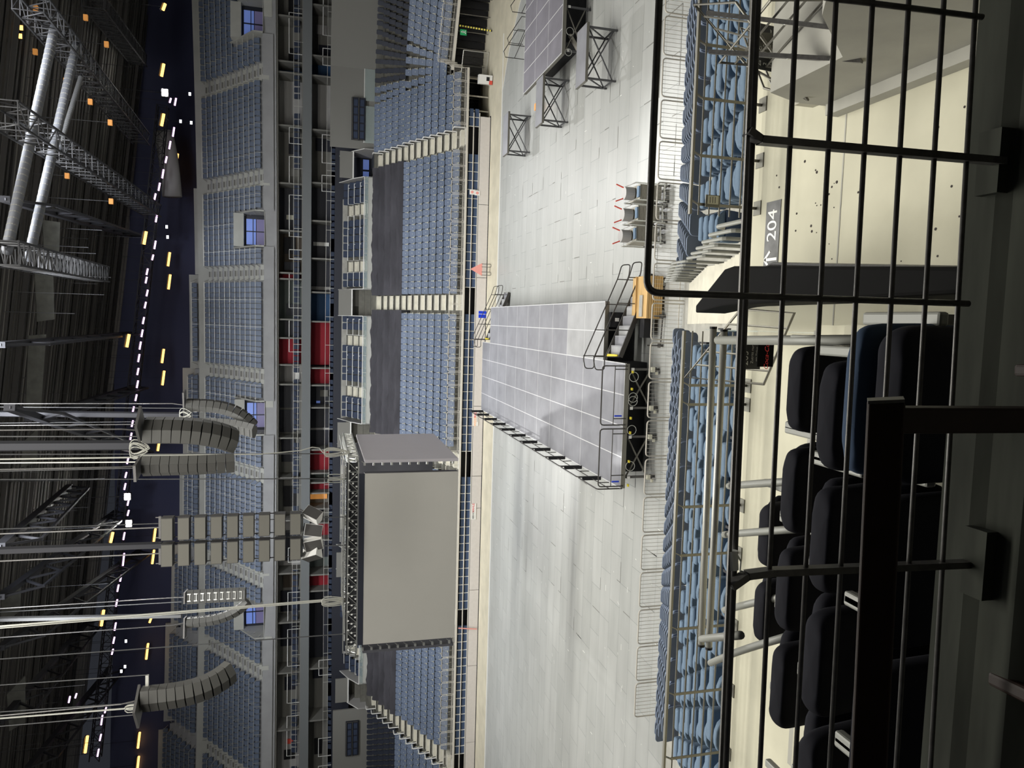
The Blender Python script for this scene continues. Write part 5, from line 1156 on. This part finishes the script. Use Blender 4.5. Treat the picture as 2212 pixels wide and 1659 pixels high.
# aluminium tube rails with curved brackets
for i, (v0, v1, y0, y1, Y) in enumerate(((1541, 1518, 708, 1394, 5.95), (1566, 1545, 715, 1659, 6.05))):
    pass
for i, (p, q) in enumerate(((at_y(1541, 708, 5.9), at_y(1515, 1394, 5.9)), (at_y(1564, 714, 5.7), at_y(1531, 1392 if False else 1390 + 10, 5.7)))):
    t = thing('tube_handrail', 'thick brushed tube handrail before the covered seats, ' + ('upper and longer' if i else 'lower and outer') + ' of two', 'handrail', (0, 0, 0), 0, 'brushed tube handrails')
    MB().tube([p, q], .03, 14).build('tube', 'alu', t, smooth=True)
    for f in (.0, 1.): c = p.lerp(q, f); d = (q - p).normalized() * .01; MB().tube([c - d, c + d], .032, 14).build('end_cap', 'black', t)
for i, (y0, v, ve, ye) in enumerate(((735, 1575, 1960, 735), (1050, 1600, 1740, 1038), (1155, 1590, 1760, 1140), (1318, 1590, 1790, 1270), (1432, 1560, 1735, 1365), (1380, 1540, 1600, 1372))):
    p = at_y(v - 25, y0, 5.75); q = at_y(ve, ye, 4.4 if i else 3.6); mid = p.lerp(q, .5) + Vector((0, 0, .1 if i else .0))
    o = MB().tube(bend([p, mid, q], .5, 6) if i else [p, q], .03 if i else .036, 10).build('rail_bracket', 'armgrey', smooth=True); tag(o, f'grey curved support arm reaching back from the tube handrails, {ordn(i + 1)} from the stair side', 'bracket', 'support arms of the tube handrails')
# ================================================================ COVERED CLUB SEATS NEAR THE CAMERA
def pillow(w, h, d, nx=14, nz=14, n=4.0, flat=.0, wr=.004, seed=1):
    """closed rounded cushion centred on x, base at z=0, thickness along y"""
    rnd = random.Random(seed); mb = MB(); rings = []
    for i in range(nz + 1):
        v = -1 + 2 * i / nz; ph = v * PI / 2
        for j in range(nx * 2):
            th = 2 * PI * j / (nx * 2)
            def se(c, e): return math.copysign(abs(c) ** e, c)
            cx = se(math.cos(ph), 2 / n) * se(math.cos(th), 2 / n); cy = se(math.cos(ph), 2 / n) * se(math.sin(th), 2 / 2.6); cz = se(math.sin(ph), 2 / n)
            k = 1 + .02 * math.sin(cx * 7 + seed) * math.sin(cz * 6 + 2 * seed)
            mb.v.append((cx * w / 2 * k, cy * d / 2 * (1 + .18 * (1 - cz) * .5) + wr * math.sin(cx * 13 + cz * 9 + seed), (cz * .5 + .5) * h))
    m_ = nx * 2
    for i in range(nz):
        for j in range(m_): j2 = (j + 1) % m_; mb.f.append((i * m_ + j, i * m_ + j2, (i + 1) * m_ + j2, (i + 1) * m_ + j))
    return mb
def covered(loc, w, lab, seed, shell=False, tilt=.12):
    t = thing('covered_seat', lab, 'seat', loc, 0, 'club seats under dark covers'); 
    b = pillow(w, .90, .15, n=8.0, nx=18, nz=22, seed=seed).build('backrest', 'cover', t, smooth=True); b.location = (0, -.15, .11); b.rotation_euler.x = tilt
    if shell: s = pillow(w * 1.03, .66, .09, n=7.0, nx=18, nz=18, seed=seed + 3).build('back_shell', 'plushdark', t, smooth=True); s.location = (.0, -.02, .37); s.rotation_euler.x = tilt
    s = pillow(w * .92, .40, .14, seed=seed + 1).build('seat', 'cover', t, smooth=True); s.location = (0, .06, .36); s.rotation_euler.x = tilt * .5
    for sx in (-1, 1):
        a = MB().box((sx * (w / 2 + .03) - .022, -.05, .0), (sx * (w / 2 + .03) + .022, .06, .58)).build('arm_post', 'dark', t)
        a = MB().box((sx * (w / 2 + .03) - .03, -.10, .58), (sx * (w / 2 + .03) + .03, .34, .63)).build('armrest', 'armgrey', t); bv = a.modifiers.new('soft', 'BEVEL'); bv.width = .012; bv.segments = 2
    return t
M['plushdark'] = mat('dark_blue_plush', (.035, .06, .11), .9)
rowsC = [(0, [(-.27, .60), (-.92, .60), (-1.60, .62), (-2.3, .62)], 'first'), (1, [(-.43, .57), (-1.08, .57), (-1.74, .57), (-2.40, .57), (-3.05, .57)], 'second'), (2, [(-.38, .57), (-1.04, .57), (-1.70, .57), (-2.36, .57), (-3.6, .57)], 'third'), (3, [(-1.62, .52), (-2.24, .52)], 'fourth'), ]
sd = 1
for r, lst, nm in rowsC:
    y, z = cf(r)
    for i, (x, w) in enumerate(lst):
        sd += 1; covered((x, y, z + .0), w, f'dark-covered club seat, {nm} row below the grid railing, {ordn(i + 1)} from the passage', sd, shell=(r == 0 and i == 0))
# rail behind first covered rows is the foreground grid
# ================================================================ FOREGROUND GRID RAILING
GY = 1.62
gr = thing('grid_railing', 'dark steel grid railing with horizontal bars right in front of the camera', 'railing', (0, GY, 12.0))
def G(x, z, y=GY): return Vector((x, y - GY, z - 12.0))
def g(v, y, Y=GY): return at_y(v, y, Y) - Vector((0, GY, 12.0))
for (a, b) in (((1721, 10), (1640, 1690)), ((1806, 10), (1716, 1690)), ((1885, 10), (1790, 1690)), ((1963, 10), (1864, 1690)), ((2039, 10), (1934, 1690)), ((2108, 10), (2008, 1690))):
    MB().tube([g(a[0] + 1.5, -25), g(*b)], .0066, 10).build('bar', 'dark', gr, smooth=True)
MB().tube([g(1638, -25, GY + .02), g(1566, 1690, GY + .02)], .0085, 10).build('top_rail', 'dark', gr, smooth=True)
MB().beam(g(1628, -25, GY), g(1555, 1690, GY), .007, .009).build('flat_cap', 'dark', gr)
MB().tube(bend([g(1425, -25), g(1396, 632), g(2092, 656)], .035, 6), .0085, 12).build('raised_frame', 'dark', gr, smooth=True)
def flat_post(pts, w=.009, d=.03, name='post'):
    mb = MB()
    for p, q in zip(pts, pts[1:]): mb.beam(p, q, w * 2, d, up=(0, 1, 0))
    return mb.build(name, 'dark', gr)
flat_post([g(1614, 284), g(1640, 303), g(2166, 349)])
flat_post([g(1578, 1266), g(1612, 1242), g(1665, 1235), g(2110, 1217)])
MB().tube(bend([g(1600, -60), g(1790, -3), g(1850, 3), g(2122, 37)], .05, 5), .0075, 10).build('post', 'dark', gr, smooth=True)
tp = MB().tube([g(1583, 1190), g(1585, 1230)], .0125, 10).tube([g(1590, 1195), g(1600, 1212), g(1598, 1235), g(1620, 1242)], .0025, 6).build('wrapped_tape', 'tape', gr)
# thick brown handrail, nearer still
hr = thing('brown_handrail', 'thick dark brown rectangular handrail with one upright, closest to the camera', 'handrail', (0, 1.0, 12.9))
def h(v, y, Y=1.0): return at_y(v, y, Y) - Vector((0, 1.0, 12.9))
b = MB().beam(h(1914, 866), h(1874, 1700), .055, .03, up=(0, -.78, .62)).build('rail', 'brown', hr); bv = b.modifiers.new('soft', 'BEVEL'); bv.width = .005; bv.segments = 3
MB().beam(h(1913, 861), h(1913.4, 868), .053, .029, up=(0, -.78, .62)).build('end_cap', 'dark', hr)
b = MB().beam(h(1915, 906), h(2300, 906, .99), .042, .042).build('post', 'brown', hr); bv = b.modifiers.new('soft', 'BEVEL'); bv.width = .004; bv.segments = 2
# ledge with plates
zl = at_y(2112, 830, GY).z - .03
led = MB(); 
prof = [(GY + .12, zl - .5), (GY + .12, zl - .0), (GY + .02, zl), (GY - .02, zl - .015), (GY - .12, zl - .02), (GY - .17, zl - .05), (GY - .4, zl - .06), (GY - .9, zl - .07), (GY - .9, zl - .5)]
n_ = len(prof); led.v = [(x, y, z) for x in (-2.2, 2.2) for y, z in prof]; led.f = [tuple(range(n_)), tuple(reversed(range(n_, 2 * n_)))] + [(i, i + n_, (i + 1) % n_ + n_, (i + 1) % n_) for i in range(n_)]
struct(led.build('ledge_slab', 'ledge'))
for i, (v, y, w, d, hh, lab) in enumerate(((2150, 352, .17, .16, .035, 'dark fixing block under the right part of the grid railing'), (2115, 1215, .19, .2, .03, 'dark fixing plate under the left part of the grid railing'))):
    p = at_z(v, y, zl); tag(MB().box((-w / 2, -.035, -.04), (w / 2, .035, hh)).build('fixing_block', 'ledge', loc=(p.x, p.y, zl - .01)), lab, 'fixing plate')
for i, (a, b2, w) in enumerate((((2140, 1462), (2260, 1520), .045), ((2196, 800), (2260, 800), .04))):
    p, q = at_z(*a, zl - .03), at_z(*b2, zl - .03); o = MB().beam((p.x, p.y, zl - .03), (q.x, q.y, zl - .03), w, .03).build('ledge_bracket', 'brown'); bv = o.modifiers.new('soft', 'BEVEL'); bv.width = .012; bv.segments = 3
    tag(o, ['brown rounded bar lying slanted on the ledge at the bottom', 'grey rounded plate at the bottom of the ledge'][i], 'bracket')
# the storey over our heads and the concourse behind (keeps the railing in shade)
struct(MB().box((-14, -9, 15.2), (14, .35, 15.8)).build('near_ceiling', 'suitegrey')); struct(MB().box((-14, -9.3, 8), (14, -9, 15.8)).build('wall_near', 'suitegrey'))
struct(MB().box((-2.2, -9, 11.0), (2.2, GY - .85, 11.35)).build('near_floor', 'terrace'))
